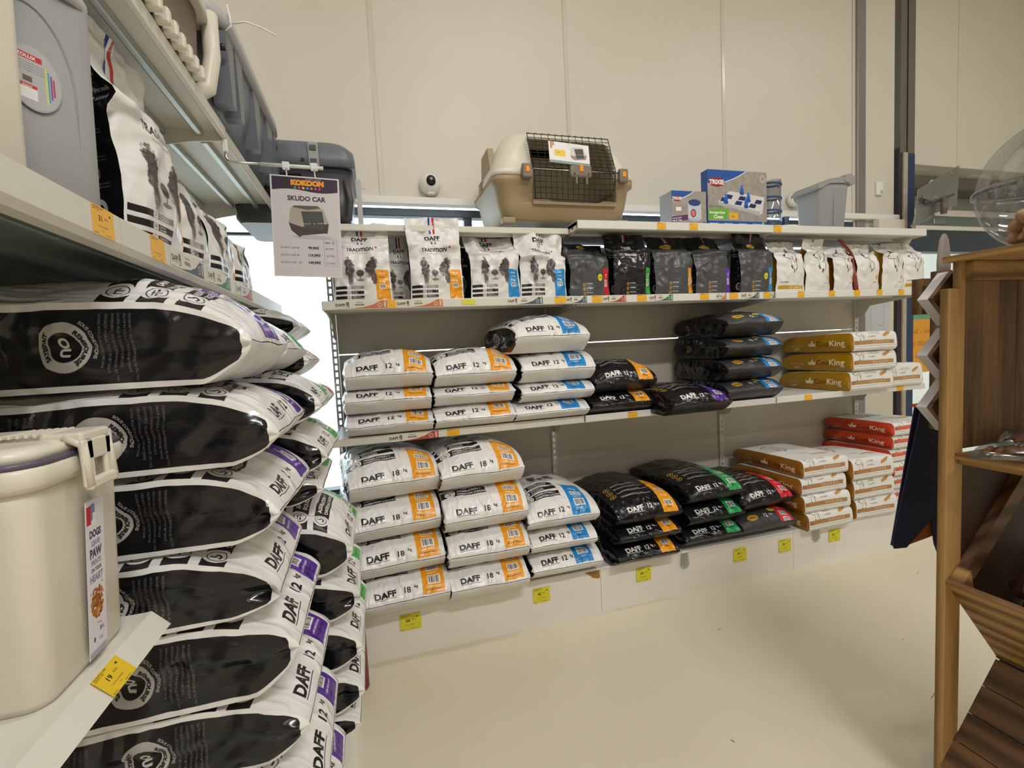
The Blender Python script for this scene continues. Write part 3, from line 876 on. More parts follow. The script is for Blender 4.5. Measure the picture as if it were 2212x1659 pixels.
def pouch(r, w, D, H, mt, mg, mb, seed=1, lean=.05, side=0.0, fill=.66, wr=1.0, texh=0.41, flare=0.0):
    """standing flat-bottom bag, front towards local -y; lean: how far the empty top tips back; side: top shift in x"""
    NU, NV = 25, 38
    us = np.linspace(-1, 1, NU); vs = np.linspace(0, 1, NV)
    F = np.zeros((NU, NV, 3)); K = np.zeros((NU, NV, 3)); UV = np.zeros((NU, NV, 2))
    for j, v in enumerate(vs):
        z = v * H
        if v < fill:
            prof = (1.0 + .12 * math.sin(PI * v / fill)) * (1 - .25 * (v / fill) ** 3)
        else:
            q = (v - fill) / (1 - fill)
            prof = .75 * max(0, 1 - q * 2.1) ** 1.5
        half = w / 2 * (1 - .05 * math.sin(PI * min(1, v * 1.2)) + flare * max(0, v - fill))
        back = lean * max(0, v - fill * .85) ** 1.3 / (1 - fill * .85) ** 1.3
        sx = side * max(0, v - .45) / .55
        for i, u in enumerate(us):
            bulge = 1 - .35 * abs(u) ** 3
            x = u * half
            c1 = nz(x * 13 + seed, z * 10, seed * 2.3); c2 = nz(x * 30 + seed, z * 24, seed + 4.0)
            am = 1.35 * wr * (.35 + .65 * min(1, max(0, v - .25) / .4)) * min(1, v * 8 + .15)
            cr = (c1 * .018 + c2 * .008) * am
            if v > fill: cr += nz(x * 9, z * 5 + seed, 7.7) * .02 * wr
            shoulder = math.exp(-((v - fill * (1.02 + .07 * nz(x * 8 + seed, 1, 2))) / .035) ** 2) * .012 * wr
            ya = -D / 2 * prof * bulge - .001
            yb = D / 2 * prof * bulge + .001
            hs = 1 - .35 * max(0, lean) * max(0, v - fill)
            zz = z * hs + (nz(x * 7 + seed, 3.3) * .010 * wr if v > .9 else 0)
            F[i, j] = (x + sx, ya + back + cr - shoulder, zz)
            K[i, j] = (x + sx, yb + back + (cr if v > fill else cr * .3), zz)
            UV[i, j] = ((u + 1) / 2, z / texh)
    grid_obj('printed_sheet', F, UV, mt, r)
    grid_obj('back_sheet', K, UV, mb, r, flip=True)
    NG = 7
    for s in (-1, 1):
        k = NU - 1 if s > 0 else 0
        G = np.zeros((NG, NV, 3)); UG = np.zeros((NG, NV, 2))
        for j in range(NV):
            A, B = F[k, j], K[k, j]
            dep = abs(B[1] - A[1])
            for g in range(NG):
                t = g / (NG - 1)
                p = A * (1 - t) + B * t
                d = -.30 * dep * (1 - abs(2 * t - 1)) + nz(p[1] * 20, p[2] * 15 + seed, s) * .006
                if g in (0, NG - 1): d = 0
                G[g, j] = (p[0] + s * d, p[1], p[2])
                UG[g, j] = (t if s < 0 else 1 - t, p[2] / H)
        grid_obj('side_gusset', G, UG, mg, r, flip=(s > 0))
    b = MB()
    lo = [F[i, 0] for i in range(NU)] + [K[i, 0] for i in range(NU - 1, -1, -1)]
    b.bm.faces.new([b.bm.verts.new(p) for p in lo])
    b.build('base_sheet', mb, r)
def pouch_gusset(kind):
    c = Canvas(13, 38, 14, {'k': '141318', 'w': '141318'}[kind])
    c.text('DAFF', 6.5, 27, 3.6, 'cfccc6', bold=.05, align='c', sx=1.0); c.text('NUTRITION ANIMALE', 6.5, 26.1, .7, 'cfccc6', align='c')
    c.text('Aliment complet à haute', 6.5, 24.2, .95, 'c2bfba', align='c', bold=.02); c.text('digestibilité pour chien', 6.5, 23.0, .95, 'c2bfba', align='c', bold=.02)
    for i in range(3):
        c.ring(6.5, 20 - i * 4.4, 1.1, .14, 'b9b6b0', '141318'); c.line([(6.0, 19.6 - i * 4.4), (6.6, 20.4 - i * 4.4), (7.0, 19.7 - i * 4.4)], .2, 'b9b6b0')
        for j in range(2): c.text('Croquettes riches en protéines animales', 6.5, 18.1 - i * 4.4 - j * .55, .42, '9d9a95', align='c')
    c.ell(6.5, 4.6, 2.4, 2.4, 'b9b6b0'); c.ell(6.5, 4.6, 1.5, 1.5, '141318'); c.text('OU', 6.5, 4.1, 1.2, 'd0cdc6', bold=.05, align='c')
    return c.image('pouch_gusset_' + kind)

# ------------------------------------------------------------------ film materials
LY = {}
for k in 'OBPGR': LY['W' + k + '12'] = film_mat('film_white_' + k + '12', lying_white(k, '12'), .30, .75, 15, (1.3, .45, 1))
LY['WPx'] = film_mat('film_white_Px', lying_white('P', 'x'), .30, .75, 15, (1.3, .45, 1))
LY['WO18'] = film_mat('film_white_O18', lying_white('O', '18'), .30, .75, 15, (1.3, .45, 1))
for k in 'OPG': LY['K' + k] = film_mat('film_black_' + k, lying_black(k, 0), .2, .85, 13)
LY['KR'] = film_mat('film_black_R', lying_black('R', 0), .2, .85, 13)
LY['DB'] = film_mat('film_grey_B', lying_black('B', 1), .42, .35, 18)
LY['DR'] = film_mat('film_grey_R', lying_black('R', 1), .42, .35, 18)
GW = film_mat('gusset_black_printed', gusset_black('w'), .17, .95, 8)
GK = film_mat('gusset_black', gusset_black('k'), .2, .9, 9)
BW = film_mat('film_white_plain', 'e4e1dd', .4, .35, 22)
BK = film_mat('film_black_plain', '2a282a', .35, .5, 22)
CKG = film_mat('film_cook_chicken', lying_cook('b08a58', 'CHICKEN'), .45, .3, 20)
CKB = film_mat('film_cook_lamb', lying_cook('b08050', 'LAMB'), .45, .3, 20)
CKR = film_mat('film_cook_salmon', lying_cook('d8674a', 'SALMON'), .45, .3, 20)
GCG = film_mat('gusset_gold', gusset_cook('a87c10', 'CHICKEN'), .35, .4, 14)
GCB = film_mat('gusset_brown', gusset_cook('93611c', 'LAMB'), .35, .4, 14)
GCR = film_mat('gusset_red', gusset_cook('c9401f', 'SALMON'), .38, .4, 14)
PW = {k: film_mat('pouch_white_' + k, pouch_white(k), .3, .85, 11) for k in 'OBG'}
PK = {'Rd': film_mat('pouch_grey_R', pouch_black('R', 'd'), .32, .85, 11), 'Gb': film_mat('pouch_black_G', pouch_black('G', 'b'), .17, .85, 11),
      'Od': film_mat('pouch_grey_O', pouch_black('O', 'd'), .32, .85, 11), 'Pd': film_mat('pouch_grey_P', pouch_black('P', 'd'), .32, .85, 11), 'Bd': film_mat('pouch_grey_B', pouch_black('B', 'd'), .32, .85, 11)}
PC = {k: film_mat('pouch_cook_' + k, pouch_cook(k), .36, .8, 11) for k in 'abcd'}
PGW = film_mat('pouch_gusset_black', pouch_gusset('w'), .22, .6, 14)
GOLDF = film_mat('film_gold', 'b98c1c', .3, .5, 14)
BROWNF = film_mat('film_brown', '8a5a1e', .3, .5, 14)
REDF = film_mat('film_red', '7e2a1a', .3, .5, 14)

# ------------------------------------------------------------------ plain materials
M_WALL = mat('wall_panel_paint', 'dad3c5', .42, noise_amt=.03, noise_scale=2.0, bump=.03, bump_scale=240)
M_WALLD = mat('panel_joint', 'a79f92', .6)
M_STRIP = mat('grey_strip', '8f8f8c', .3, metal=.35)
M_CEIL = mat('ceiling_paint', 'd6d0c4', .8)
M_SHELF = mat('cream_enamel', 'dcd8cc', .38, bump=.02, bump_scale=300)
M_SHELFW = mat('white_enamel', 'e3e1dc', .36)
M_BACKP = mat('grey_back_panel', 'cbc4b6', .5, noise_amt=.03, noise_scale=3)
M_UNDER = mat('shelf_underside', '9aa09c', .34, metal=.5)
M_BASE = mat('plinth_board', 'ebe7dd', .34, noise_amt=.02, noise_scale=4)
M_DARK = mat('dark_gap', '1a1816', .7)
M_FRAME = mat('dark_window_frame', '46525c', .4, metal=.3)
M_RAIL = mat('white_ledge', 'e9e6df', .35)
M_GLASS = glass_mat('window_glass', 'f4fafc', .04, .0)
M_CLEAR = glass_mat('clear_plastic', 'eef0f2', .10, .06)
M_CLEAR2 = glass_mat('clear_film', 'f1f1f3', .16, .18)
M_CHROME = mat('bright_steel', 'c9c8c4', .22, metal=.95)
M_STEEL = mat('galvanised_steel', 'a6aaa8', .33, metal=.85, noise_amt=.12, noise_scale=9)
M_BLUEST = mat('blue_painted_steel', '2c3f63', .45, noise_amt=.25, noise_scale=12)
M_BRNST = mat('taupe_column_cladding', '6d675c', .5, noise_amt=.12, noise_scale=5)
M_CREAMP = mat('cream_plastic', 'e0d9c9', .36, bump=.03, bump_scale=400)
M_TAUPE = mat('taupe_plastic', 'a08c6c', .42, bump=.05, bump_scale=500)
M_GREYP = mat('grey_plastic', '9b9b9c', .42, bump=.05, bump_scale=500)
M_GREYL = mat('light_grey_plastic', 'b9b9ba', .4, bump=.04, bump_scale=500)
M_SLATE = mat('slate_grey_plastic', '6b7078', .36, bump=.05, bump_scale=400)
M_SLATED = mat('dark_grey_plastic', '4b4a4c', .38, bump=.05, bump_scale=400)
M_WHITEP = mat('white_plastic', 'eceae6', .3)
M_BLACKP = mat('black_plastic', '141316', .25)
M_WIRE = mat('dark_wire', '3a332b', .35, metal=.7)
M_OR = mat('orange_plastic', 'ee9c22', .4)
M_NAVY = mat('navy_cloth', '1d2140', .75, noise_amt=.15, noise_scale=40)
M_ORCL = mat('orange_lining', 'b8641f', .75)
M_WIN = wood_mat('pine_vertical', 'b08a52', '644620', 2, 13)
M_WINY = wood_mat('pine_lengthwise', 'ae8750', '644622', 1, 13)
M_WINX = wood_mat('pine_crosswise', 'a8824c', '62451c', 0, 13)
M_WDARK = wood_mat('stained_pine_vertical', '86643a', '44290f', 2, 12)
M_WDARKY = wood_mat('stained_pine_lengthwise', '70502f', '3a2616', 1, 12)
M_WDARKX = wood_mat('stained_pine_crosswise', '76543a', '3e2818', 0, 12)
M_WEDGE = mat('window_lit_edge', 'c9c4c6', .6, noise_amt=.1, noise_scale=15)  # window light on the crate board edges, painted in as a pale colour
M_PAPER = mat('white_paper', 'e6e6e8', .6)
M_PURP = mat('purple_ring', '5d5468', .4)
M_FLOOR = mat('resin_floor', 'dcd3bb', .30, noise_amt=.05, noise_scale=1.3, bump=.03, bump_scale=30)

# ------------------------------------------------------------------ room
YW = 3.0
fl = MB().box(-4, 10, -6, 7, -.05, 0).build('floor', M_FLOOR); struct(fl)
rs = random.Random(4)
for (sx, sy, sl, sa) in ((1.95, 1.22, .05, .3), (1.72, 1.02, .02, 1.2), (2.9, 1.9, .03, .4), (1.5, 1.85, .02, .2), (1.1, 1.3, .015, 2), (2.2, 1.5, .012, 0)):
    b = MB()
    n = 7
    pts = [(sx + math.cos(sa) * sl * (t - .5) + math.sin(t * 6.28) * .002, sy + math.sin(sa) * sl * (t - .5)) for t in np.linspace(0, 1, n)]
    b.prism([(p[0], p[1] + .0016) for p in pts] + [(p[0], p[1] - .0016) for p in pts[::-1]], 'z', .0001, .0006)
    b.build('scuff_mark', mat('scuff', '8c8474', .6), fl)
ce = MB().box(-4, 10, -6, 7, 4.95, 5.0).build('ceiling', M_CEIL); struct(ce)
for nm, a in (('wall_left', (-4.1, -4, -6, 7, 0, 5)), ('wall_right', (10, 10.1, -6, 7, 0, 5)), ('wall_front', (-4, 10, -6.1, -6, 0, 5))):
    struct(MB().box(*a).build(nm, M_WALL))
for i, (lx, ly) in enumerate(LAMPS):
    t = root('ceiling_lamp', 'long white ceiling lamp hanging out of view above the aisle', 'lamp', 'ceiling lamps above the aisle', (lx, ly, 4.62))
    MB().box(-.78, .78, -.14, .14, .012, .09, .01).build('lamp_housing', M_WHITEP, t)
    MB().tube([(-.6, 0, .09), (-.6, 0, .33)], .006).tube([(.6, 0, .09), (.6, 0, .33)], .006).build('hanging_rod', M_STEEL, t)
# back wall: insulated panels above the window band
wb = MB().box(-4, 4.26, YW + .012, YW + .10, 2.34, 4.95).build('wall_back', M_WALLD); struct(wb)
seams = [-4, -2.355, -1.125, .106, 1.337, 2.568, 3.80, 4.26]
for a, b_ in zip(seams, seams[1:]):
    MB().box(a + .004, b_ - .004, YW, YW + .012, 2.34, 4.95, .003, 1).build('wall_panel', M_WALL, wb)
# raised joint covers that catch the lamps
for x in seams[2:6]:
    MB().box(x - .014, x + .014, YW - .006, YW + .001, 2.34, 4.95, .003, 2).build('joint_cover', mat('joint_cover_paint', 'd6cfc1', .2), wb)
o = MB().box(3.83, 3.915, YW - .022, YW, .0, 4.95, .003, 1).build('trim_1', M_STRIP); struct(o)
o = MB().box(-4, 4.26, YW - .045, YW + .01, 2.30, 2.345, .004, 1).build('trim_2', M_RAIL); struct(o)
o = MB().box(3.96, 4.24, YW - .10, YW - .046, 2.20, 2.29, .004, 1).build('trim_3', M_WALL); struct(o)
lw_ = MB().box(-4, 4.26, YW, YW + .1, 0, .56).build('wall_below_window', M_WALL); struct(lw_)
rw = MB().box(3.80, 4.26, YW, YW + .1, .56, 2.34).build('wall_beside_window', M_WALL); struct(rw)
win = MB().box(-4, 3.80, YW - .01, YW + .06, 2.238, 2.285, .004, 1).box(-4, 3.80, YW - .02, YW + .07, .56, .615, .004, 1).box(-4, 3.80, YW + .02, YW + .05, 2.12, 2.135).build('window_1', M_FRAME)
struct(win)
for x in (-2.6, .62, 2.2):
    MB().box(x - .025, x + .025, YW, YW + .05, .615, 2.238).build('window_frame', M_FRAME, win)
MB().box(-4, 3.80, YW + .025, YW + .031, .615, 2.238).build('pane', M_GLASS, win)
# column beside the entrance
cl = MB().box(4.30, 4.465, YW - .015, YW + .12, 2.86, 4.95).build('column_upper', M_BRNST)
struct(cl)
MB().box(4.372, 4.379, YW - .02, YW - .014, 2.86, 4.95).build('cladding_joint', M_DARK, cl)
c2 = MB().box(4.372, 4.468, YW - .018, YW + .12, 0, 2.86, .004).build('column', M_BLUEST); struct(c2)
MB().box(4.33, 4.372, YW - .03, YW + .1, 0, 2.86, .006).build('column_edge', mat('chipped_cream_paint', 'b8ae98', .5, noise_amt=.35, noise_scale=16), c2)
MB().box(4.285, 4.33, YW - .014, YW + .1, 0, 2.90).build('column_dark_strip', mat('plum_brown_paint', '3b3038', .5), c2)  # dark plum-brown edge strip of the column
# wall above the entrance, further back
w2 = MB().box(4.48, 10, YW + .03, YW + .12, 2.79, 4.95).build('wall_entrance', M_WALLD); struct(w2)
for a, b_ in ((4.48, 5.03), (5.03, 6.26), (6.26, 7.49), (7.49, 10)):
    MB().box(a + .003, b_ - .003, YW + .02, YW + .03, 2.79, 4.95, .002, 1).build('wall_panel', M_WALL, w2)
o = MB().box(4.48, 10, 3.55, 3.62, 2.78, 2.95).build('entrance_soffit', mat('soffit_grey', '9c9a92', .5)); struct(o)
MB().box(4.48, 10, 3.12, 3.6, 2.93, 2.95).build('soffit_board', M_CEIL, o)
MB().box(4.48, 10, 3.5, 3.56, 2.685, 2.78).build('soffit_band', mat('soffit_band', '6b6a64', .4), o)
for (z0, z1, m, y) in ((2.56, 2.685, M_STEEL, 3.45), (2.50, 2.56, M_RAIL, 3.43), (2.40, 2.50, mat('shutter_teal', '7f908e', .4, metal=.4), 3.44), (2.36, 2.40, M_RAIL, 3.42), (2.15, 2.36, M_FRAME, 3.44)):
    MB().box(4.48, 10, y, 3.55, z0, z1, .004, 1).build('shutter_housing', m, o)
for x in (4.9, 5.4, 6.1): MB().box(x, x + .16, 3.425, 3.445, 2.42, 2.47, .004, 1).build('housing_bracket', M_STEEL, o)
dr = MB().box(7.4, 7.5, 3.45, 3.52, 0, 2.15).box(4.48, 4.60, 3.45, 3.52, 0, 2.15).build('door_1', M_FRAME); struct(dr)
MB().box(4.60, 10, 3.48, 3.486, 0, 2.15).build('door_pane', M_GLASS, dr)
def decal_img():
    c = Canvas(60, 44, 8, 'f0a93a')
    c.rect(0, 38, 60, 6, '6fae8c')
    for i, s in enumerate(('Lundi - Samedi', 'de 9h00 à 12h00', 'et 14h00 à 19h00')):
        V, T, w = glyphs(s, .02)
        c.text(s, 0, 0, 5, 'b56a2c', warp=lambda V, i=i: np.stack([57 - V[:, 0] * 1.0, V[:, 1] + 28 - 9 * i], 1))
    return c.image('door_notice')
dec = root('door_notice', 'orange opening hours notice stuck outside on the glass door, seen from behind', 'notice', None, (5.08, 3.474, .95))
quad_print('notice_sheet', 1.0, .62, film_mat('door_notice_print', decal_img(), .6, 0), dec, (0, 0, 0), (0, 0, 0))
# ground outside
og = MB().box(-8, 14, 3.7, 16, -.12, -.06).build('ground_outside', mat('pale_paving', 'b9b6b0', .8)); struct(og)

# ------------------------------------------------------------------ back shelving, three bays
YB, YS, YF = 2.80, 2.295, 2.178
BX = [-.212, 1.045, 2.305, 3.552]
def upright(x, parent, y=YB, ztop=2.05, wdt=.032, axis='x'):
    b = MB()
    if axis == 'x':
        b.box(x - wdt / 2, x - wdt / 2 + .009, y - .03, y + .03, 0, ztop); b.box(x + wdt / 2 - .009, x + wdt / 2, y - .03, y + .03, 0, ztop)
        z = .03
        while z < ztop:
            b.box(x - wdt / 2 + .009, x + wdt / 2 - .009, y - .03, y - .022, z, z + .014); z += .038
    else:
        b.box(y - .03, y + .03, x - wdt / 2, x + wdt / 2, 0, ztop)
    return b.build('upright', M_SHELF, parent)
bay_txt = ['left bay of the long shelving with white and orange bags', 'middle bay of the long shelving with black and blue bags', 'right bay of the long shelving with gold, brown and red bags']
M_TAGO = mat('label_orange', 'f0b02a', .5)
price_mats = {}
def pmat(num, cents, col):
    k = (num, col)
    if k not in price_mats:
        price_mats[k] = film_mat('price_%s_%s' % k, price_card(num, cents, col), .5, 0)
    return price_mats[k]
strip_cols = {'o': 'c8714a', 'b': '4a5566', 'r': 'b8433e', 'g': '3d7a52'}
strip_mats = {k: film_mat('strip_' + k, strip_card(v), .45, 0) for k, v in strip_cols.items()}
for i in range(3):
    x0, x1 = BX[i], BX[i + 1]
    g = root('shelving_bay', 'cream metal gondola shelving, ' + bay_txt[i], 'shelving', 'wall shelving bays', (0, 0, 0))
    upright(x0, g)
    if i == 2: upright(x1, g, ztop=2.0)
    # back panels with slits between them
    zs = [.245, .985, 1.418, 2.02]
    for za, zb in zip(zs, zs[1:]):
        MB().box(x0 + .018, x1 - .018, YB - .012, YB + .008, za + .003, zb - .003, .002, 1).build('back_panel', M_BACKP, g)
    # plinth and base deck
    MB().box(x0 + .001, x1 - .001, YF + .004, YF + .022, 0, .236).build('plinth_board', M_BASE, g)
    MB().box(x0, x1, YF - .002, YB - .03, .234, .246, .003, 1).build('base_shelf', M_SHELFW, g)
    for zt, lip, yf, nm in ((1.027, .037, YS, 'shelf'), (1.658, .040, YS, 'shelf'), (2.030 if i == 0 else 2.047, .030 if i == 0 else .043, 2.40 if i == 0 else YS, 'top_shelf')):
        lx = x0 + .003 if i else x0 - .004
        s = MB().box(lx, x1 - .003, yf + .012, YB - .035, zt - .022, zt - .004).box(lx, x1 - .003, yf, yf + .014, zt - lip, zt + .001, .003, 1)
        s.box(lx, lx + .004, yf, YB - .03, zt - lip, zt).box(x1 - .007, x1 - .003, yf, YB - .03, zt - lip, zt)
        s.box(lx, x1 - .003, yf + .06, yf + .075, zt - .034, zt - .02).box(lx, x1 - .003, yf + .2, yf + .215, zt - .034, zt - .02)
        so = s.build(nm, M_SHELF if i == 0 else M_SHELFW, g)
        for bx in (lx + .008, x1 - .012):
            MB().prism([(YB - .03, zt - .004), (yf + .03, zt - .02), (yf + .06, zt - .045), (YB - .14, zt - .075), (YB - .09, zt - .15), (YB - .03, zt - .16)], 'x', bx, bx + .004).build('bracket', M_SHELF, so)
# chipped corner of the left plinth
ch = MB().prism([(.955, .233), (1.04, .233), (1.04, .19), (1.02, .192), (1.0, .198), (.985, .212)], 'y', YF + .0025, YF + .005).build('chipped_corner', mat('raw_chipboard', '9a7040', .8, noise_amt=.3, noise_scale=60))
tag(ch, 'chipped brown corner of the plinth below the white and blue bags', 'chip')
# a hook-like clip on the plinth and clear tag holders
for (x, nm) in ((1.55, 'plain'), (2.47, 'small')):
    t = root('ticket_holder', 'clear plastic ticket holder clipped to the plinth, ' + ('under the orange-banded black bags' if x < 2 else 'under the brown cooking-style bags'), 'holder', None, (x, YF - .004, .20))
    MB().prism([(-.02, .045), (.02, .045), (.03, -.03), (.012, -.05), (-.012, -.05), (-.03, -.03)], 'y', -.001, .001).build('clear_pocket', M_CLEAR, t)
    MB().box(-.02, .02, -.003, .004, .04, .052).build('clip', M_WHITEP, t)

def tagcard(x, y, z, w, h, num, cents, col, label, rz=0.0, group=None, tilt=0.0):
    t = root('price_label', label, 'price label', group, (x, y, z), rz)
    quad_print('printed_card', w, h, pmat(num, cents, col), t, (0, 0, -h / 2), (tilt, 0, 0))
    return t
YEL = 'ded42c'
for (px, num, ct, where) in ((.070, '54', '90', 'below the left 18 kg stack'), (.716, '45', '90', 'below the white and blue bags on the base'), (1.297, '69', '90', 'below the orange-banded black stack'), (1.920, '74', '90', 'below the green-banded black stack'), (2.240, '70', '90', 'below the red-banded black bags'), (2.618, '62', '90', 'below the brown-sided bags')):
    tagcard(px, YF + .0005, .163, .096 if num == '54' else .088, .075, num, ct, YEL, 'yellow price label reading %s euros, %s' % (num, where))
# labels on the shelf lips
ORG = 'f0b42c'
def lip_tags(xs, z, y, w, h, desc):
    for x, d in xs:
        tagcard(x, y - .001, z, w, h, '', '', ORG, 'orange price label on the %s, %s' % (desc, d))
lip_tags([(.083, 'under the first white bag from the left'), (.935, 'between the third and fourth white bags')], 1.640, YS, .062, .036, 'upper shelf edge')
lip_tags([(1.143, 'below the small black and red bag'), (1.41, 'below the small black and green bag'), (1.81, 'below the small grey and orange bag'), (2.01, 'below the small grey and purple bag'), (2.25, 'below the small grey and blue bag')], 1.640, YS, .06, .035, 'upper shelf edge')
lip_tags([(2.50, 'under the first cream dog pouch'), (2.74, 'under the second cream dog pouch'), (2.945, 'under the third cream dog pouch'), (3.135, 'under the fourth cream dog pouch'), (3.325, 'under the fifth cream dog pouch'), (3.50, 'under the last cream dog pouch')], 1.640, YS, .05, .036, 'upper shelf edge')
lip_tags([(1.545, 'below the small blue toy box'), (1.75, 'between the small and big toy boxes'), (2.33, 'below the clear toy tower')], 2.026, YS, .055, .036, 'top shelf edge')
lip_tags([(.34, 'under the left white stack'), (1.33, 'under the black and orange pair'), (2.55, 'under the gold-sided stack'), (3.32, 'under the single cream bag at the end')], 1.008, YS, .06, .034, 'middle shelf edge')
def strips(xs, z, y, desc):
    for x, k, w in xs:
        t = root('shelf_strip', 'printed %s strip on the %s, under the %s' % ({'o': 'orange', 'b': 'blue', 'r': 'red', 'g': 'green'}[k], desc[0], desc[1 + xs.index((x, k, w))]), 'shelf strip', 'printed shelf edge strips', (x, y - .0012, z))
        quad_print('printed_card', w, .034, strip_mats[k], t, (0, 0, -.017), (0, 0, 0))
strips([(-.045, 'o', .235), (.22, 'o', .22), (.745, 'b', .19), (1.045 - .02, 'b', .12), (1.245, 'r', .14), (1.53, 'g', .15), (1.925, 'o', .07), (2.125, 'b', .13), (2.285, 'b', .0301)], 1.640, YS,
       ('upper shelf edge', 'first white pouch', 'second white pouch', 'third white pouch', 'fourth white pouch', 'black and red pouch', 'black and green pouch', 'grey and orange pouch', 'grey and purple pouch', 'grey and blue pouch'))
strips([(.15, 'r', .24)], 1.008, YS, ('middle shelf edge', 'left white stack'))
tg = root('yellow_sticker', 'bright yellow blank sticker on the upper shelf edge, right of the second white pouch', 'sticker', None, (.455, YS - .002, 1.641))
MB().box(-.033, .033, 0, .0008, -.012, .012, .0003, 1).build('sticker_paper', mat('lemon_paper', 'dfd63c', .6), tg)

# ------------------------------------------------------------------ lying bags on the back shelving
ORD = ['topmost', 'second from the top', 'third from the top', 'lowest']
def bag(x, y, z, w, L, H, zr, yawdeg, film, gus, base, label, group, seed, crown=.30, wr=1.0, square=False, name='dog_food_bag', lip=.085, tilt=0.0, gh=.14):
    r = root(name, label, 'bag', group, (x, y, z), math.radians(yawdeg), math.radians(tilt))
    lying_bag(r, w, L, H, zr, film, gus, base, crown=crown, seed=seed, wr=wr, square=square, lip=lip)
    return r
def pile(rows, desc, film, gus, base, group, seed, crowns=None, **kw):
    n = len(rows)
    for i, (x, y, z, w, L, H, zr, yd) in enumerate(rows):
        nm = (ORD[0], 'lowest')[i] if n == 2 else ((ORD[0], 'middle', 'lowest')[i] if n == 3 else ORD[i] if i < 3 else 'lowest')
        lab = '%s, %s' % (desc, nm) if n > 1 else desc
        bag(x, y, z, w, L, H, zr, yd, film, gus, base, lab, group, seed + i * 1.37, crown=(.42 if i == 0 else .14), **kw)
# middle shelf
pile([(.054, 2.24, 1.246, .396, .5, .190, .062, 0), (.046, 2.24, 1.133, .396, .5, .122, .060, 0), (.047, 2.24, 1.027, .396, .5, .112, .050, 0)], 'white bag with orange band, left stack on the middle shelf', LY['WO12'], GW, BW, 'white bags on the middle shelf', 1)
pile([(.465, 2.24, 1.234, .402, .5, .190, .055, 0), (.455, 2.24, 1.139, .396, .5, .104, .052, 0), (.450, 2.24, 1.027, .40, .5, .122, .045, 0)], 'white bag with orange band, second stack on the middle shelf', LY['WO12'], GW, BW, 'white bags on the middle shelf', 11)
pile([(.868, 2.22, 1.375, .41, .52, .200, .078, 6), (.897, 2.24, 1.222, .40, .5, .162, .060, 0), (.890, 2.24, 1.122, .40, .5, .108, .045, 0), (.855, 2.24, 1.027, .40, .5, .104, .042, 0)], 'white bag with blue band, stack on the middle shelf', LY['WB12'], GW, BW, 'white bags on the middle shelf', 21)
pile([(1.285, 2.26, 1.138, .375, .5, .178, .055, 0), (1.255, 2.25, 1.027, .375, .5, .122, .05, 0)], 'shiny black bag with orange band on the middle shelf', LY['KO'], GK, BK, 'black bags on the middle shelf', 31)
pile([(1.640, 2.10, 1.000, .375, .48, .150, .065, 2)], 'shiny black 12 kg dog food bag with purple band overhanging the middle shelf edge', LY['KP'], GK, BK, 'black bags on the middle shelf', 35, tilt=2.0)
pile([(2.118, 2.24, 1.405, .40, .52, .152, .072, 0), (2.115, 2.24, 1.282, .40, .52, .130, .060, 0), (2.112, 2.24, 1.150, .40, .52, .138, .065, 0), (2.110, 2.24, 1.027, .40, .52, .130, .062, 0)], 'dark grey bag with blue band in the middle shelf stack', LY['DB'], GK, BK, 'dark grey bags on the middle shelf', 41)
def cook(x, y, z, w, L, H, yd, film, gus, lab, group, seed):
    bag(x, y, z, w, L, H, .018, yd, film, gus, BW, lab, group, seed, crown=.06, wr=.45, square=True, lip=.012)
for i, (z, h) in enumerate(((1.276, .120), (1.152, .124), (1.027, .126))):
    cook(3.005 + .01 * i * (i < 2), 2.22 + .01 * i, z, .37, .55, h, 0, CKG, GCG, 'gold-sided white bag in the stack of three on the middle shelf, ' + ('topmost', 'middle', 'lowest')[i], 'gold-sided bags on the middle shelf', 51 + i)
cook(3.335, 2.27, 1.027, .32, .5, .150, 0, CKG, GCG, 'single white and gold dog food bag at the far right end of the middle shelf', 'gold-sided bags on the middle shelf', 55)
# base deck
pile([(.052, 2.135, .752, .410, .6, .205, .078, 7), (.040, 2.115, .572, .410, .6, .192, .070, 7), (.047, 2.09, .408, .40, .6, .176, .070, 5), (.062, 2.06, .246, .385, .6, .174, .078, 2)], 'white bag with orange band, left stack on the base shelf', LY['WO18'], GW, BW, 'white 18 kg bags on the base', 61)
pile([(.451, 2.130, .752, .408, .6, .200, .075, 4), (.452, 2.105, .555, .404, .6, .208, .068, 2), (.449, 2.075, .392, .388, .6, .175, .075, 0), (.437, 2.055, .246, .375, .6, .158, .075, 0)], 'white bag with orange band, right stack on the base shelf', LY['WO18'], GW, BW, 'white 18 kg bags on the base', 71)
pile([(.833, 2.10, .502, .375, .55, .180, .060, 0), (.828, 2.09, .388, .345, .55, .126, .055, 0), (.838, 2.09, .262, .370, .55, .136, .060, 0)], 'white bag with blue band, stack on the base shelf', LY['WB12'], GW, BW, 'white and blue bags on the base', 81)
pile([(1.306, 2.10, .452, .385, .62, .172, .055, 0), (1.300, 2.09, .355, .365, .6, .112, .052, 0), (1.283, 2.085, .250, .365, .6, .118, .052, 0)], 'shiny black bag with orange band, stack on the base shelf', LY['KO'], GK, BK, 'black bags on the base', 91)
pile([(1.762, 2.15, .488, .380, .62, .150, .060, 2), (1.757, 2.15, .362, .386, .6, .136, .055, 2), (1.742, 2.15, .246, .392, .6, .130, .062, 1)], 'shiny black bag with green band, stack on the base shelf', LY['KG'], GK, BK, 'black bags on the base', 101)
pile([(2.128, 2.16, .392, .395, .55, .165, .06, 4)], 'shiny black 12 kg dog food bag with red band lying on the grey one', LY['KR'], GK, BK, 'black bags on the base', 111)
pile([(2.114, 2.15, .246, .392, .55, .158, .07, 1)], 'dark grey bag with red band and gold oval on the base shelf', LY['DR'], GK, BK, 'black bags on the base', 115)
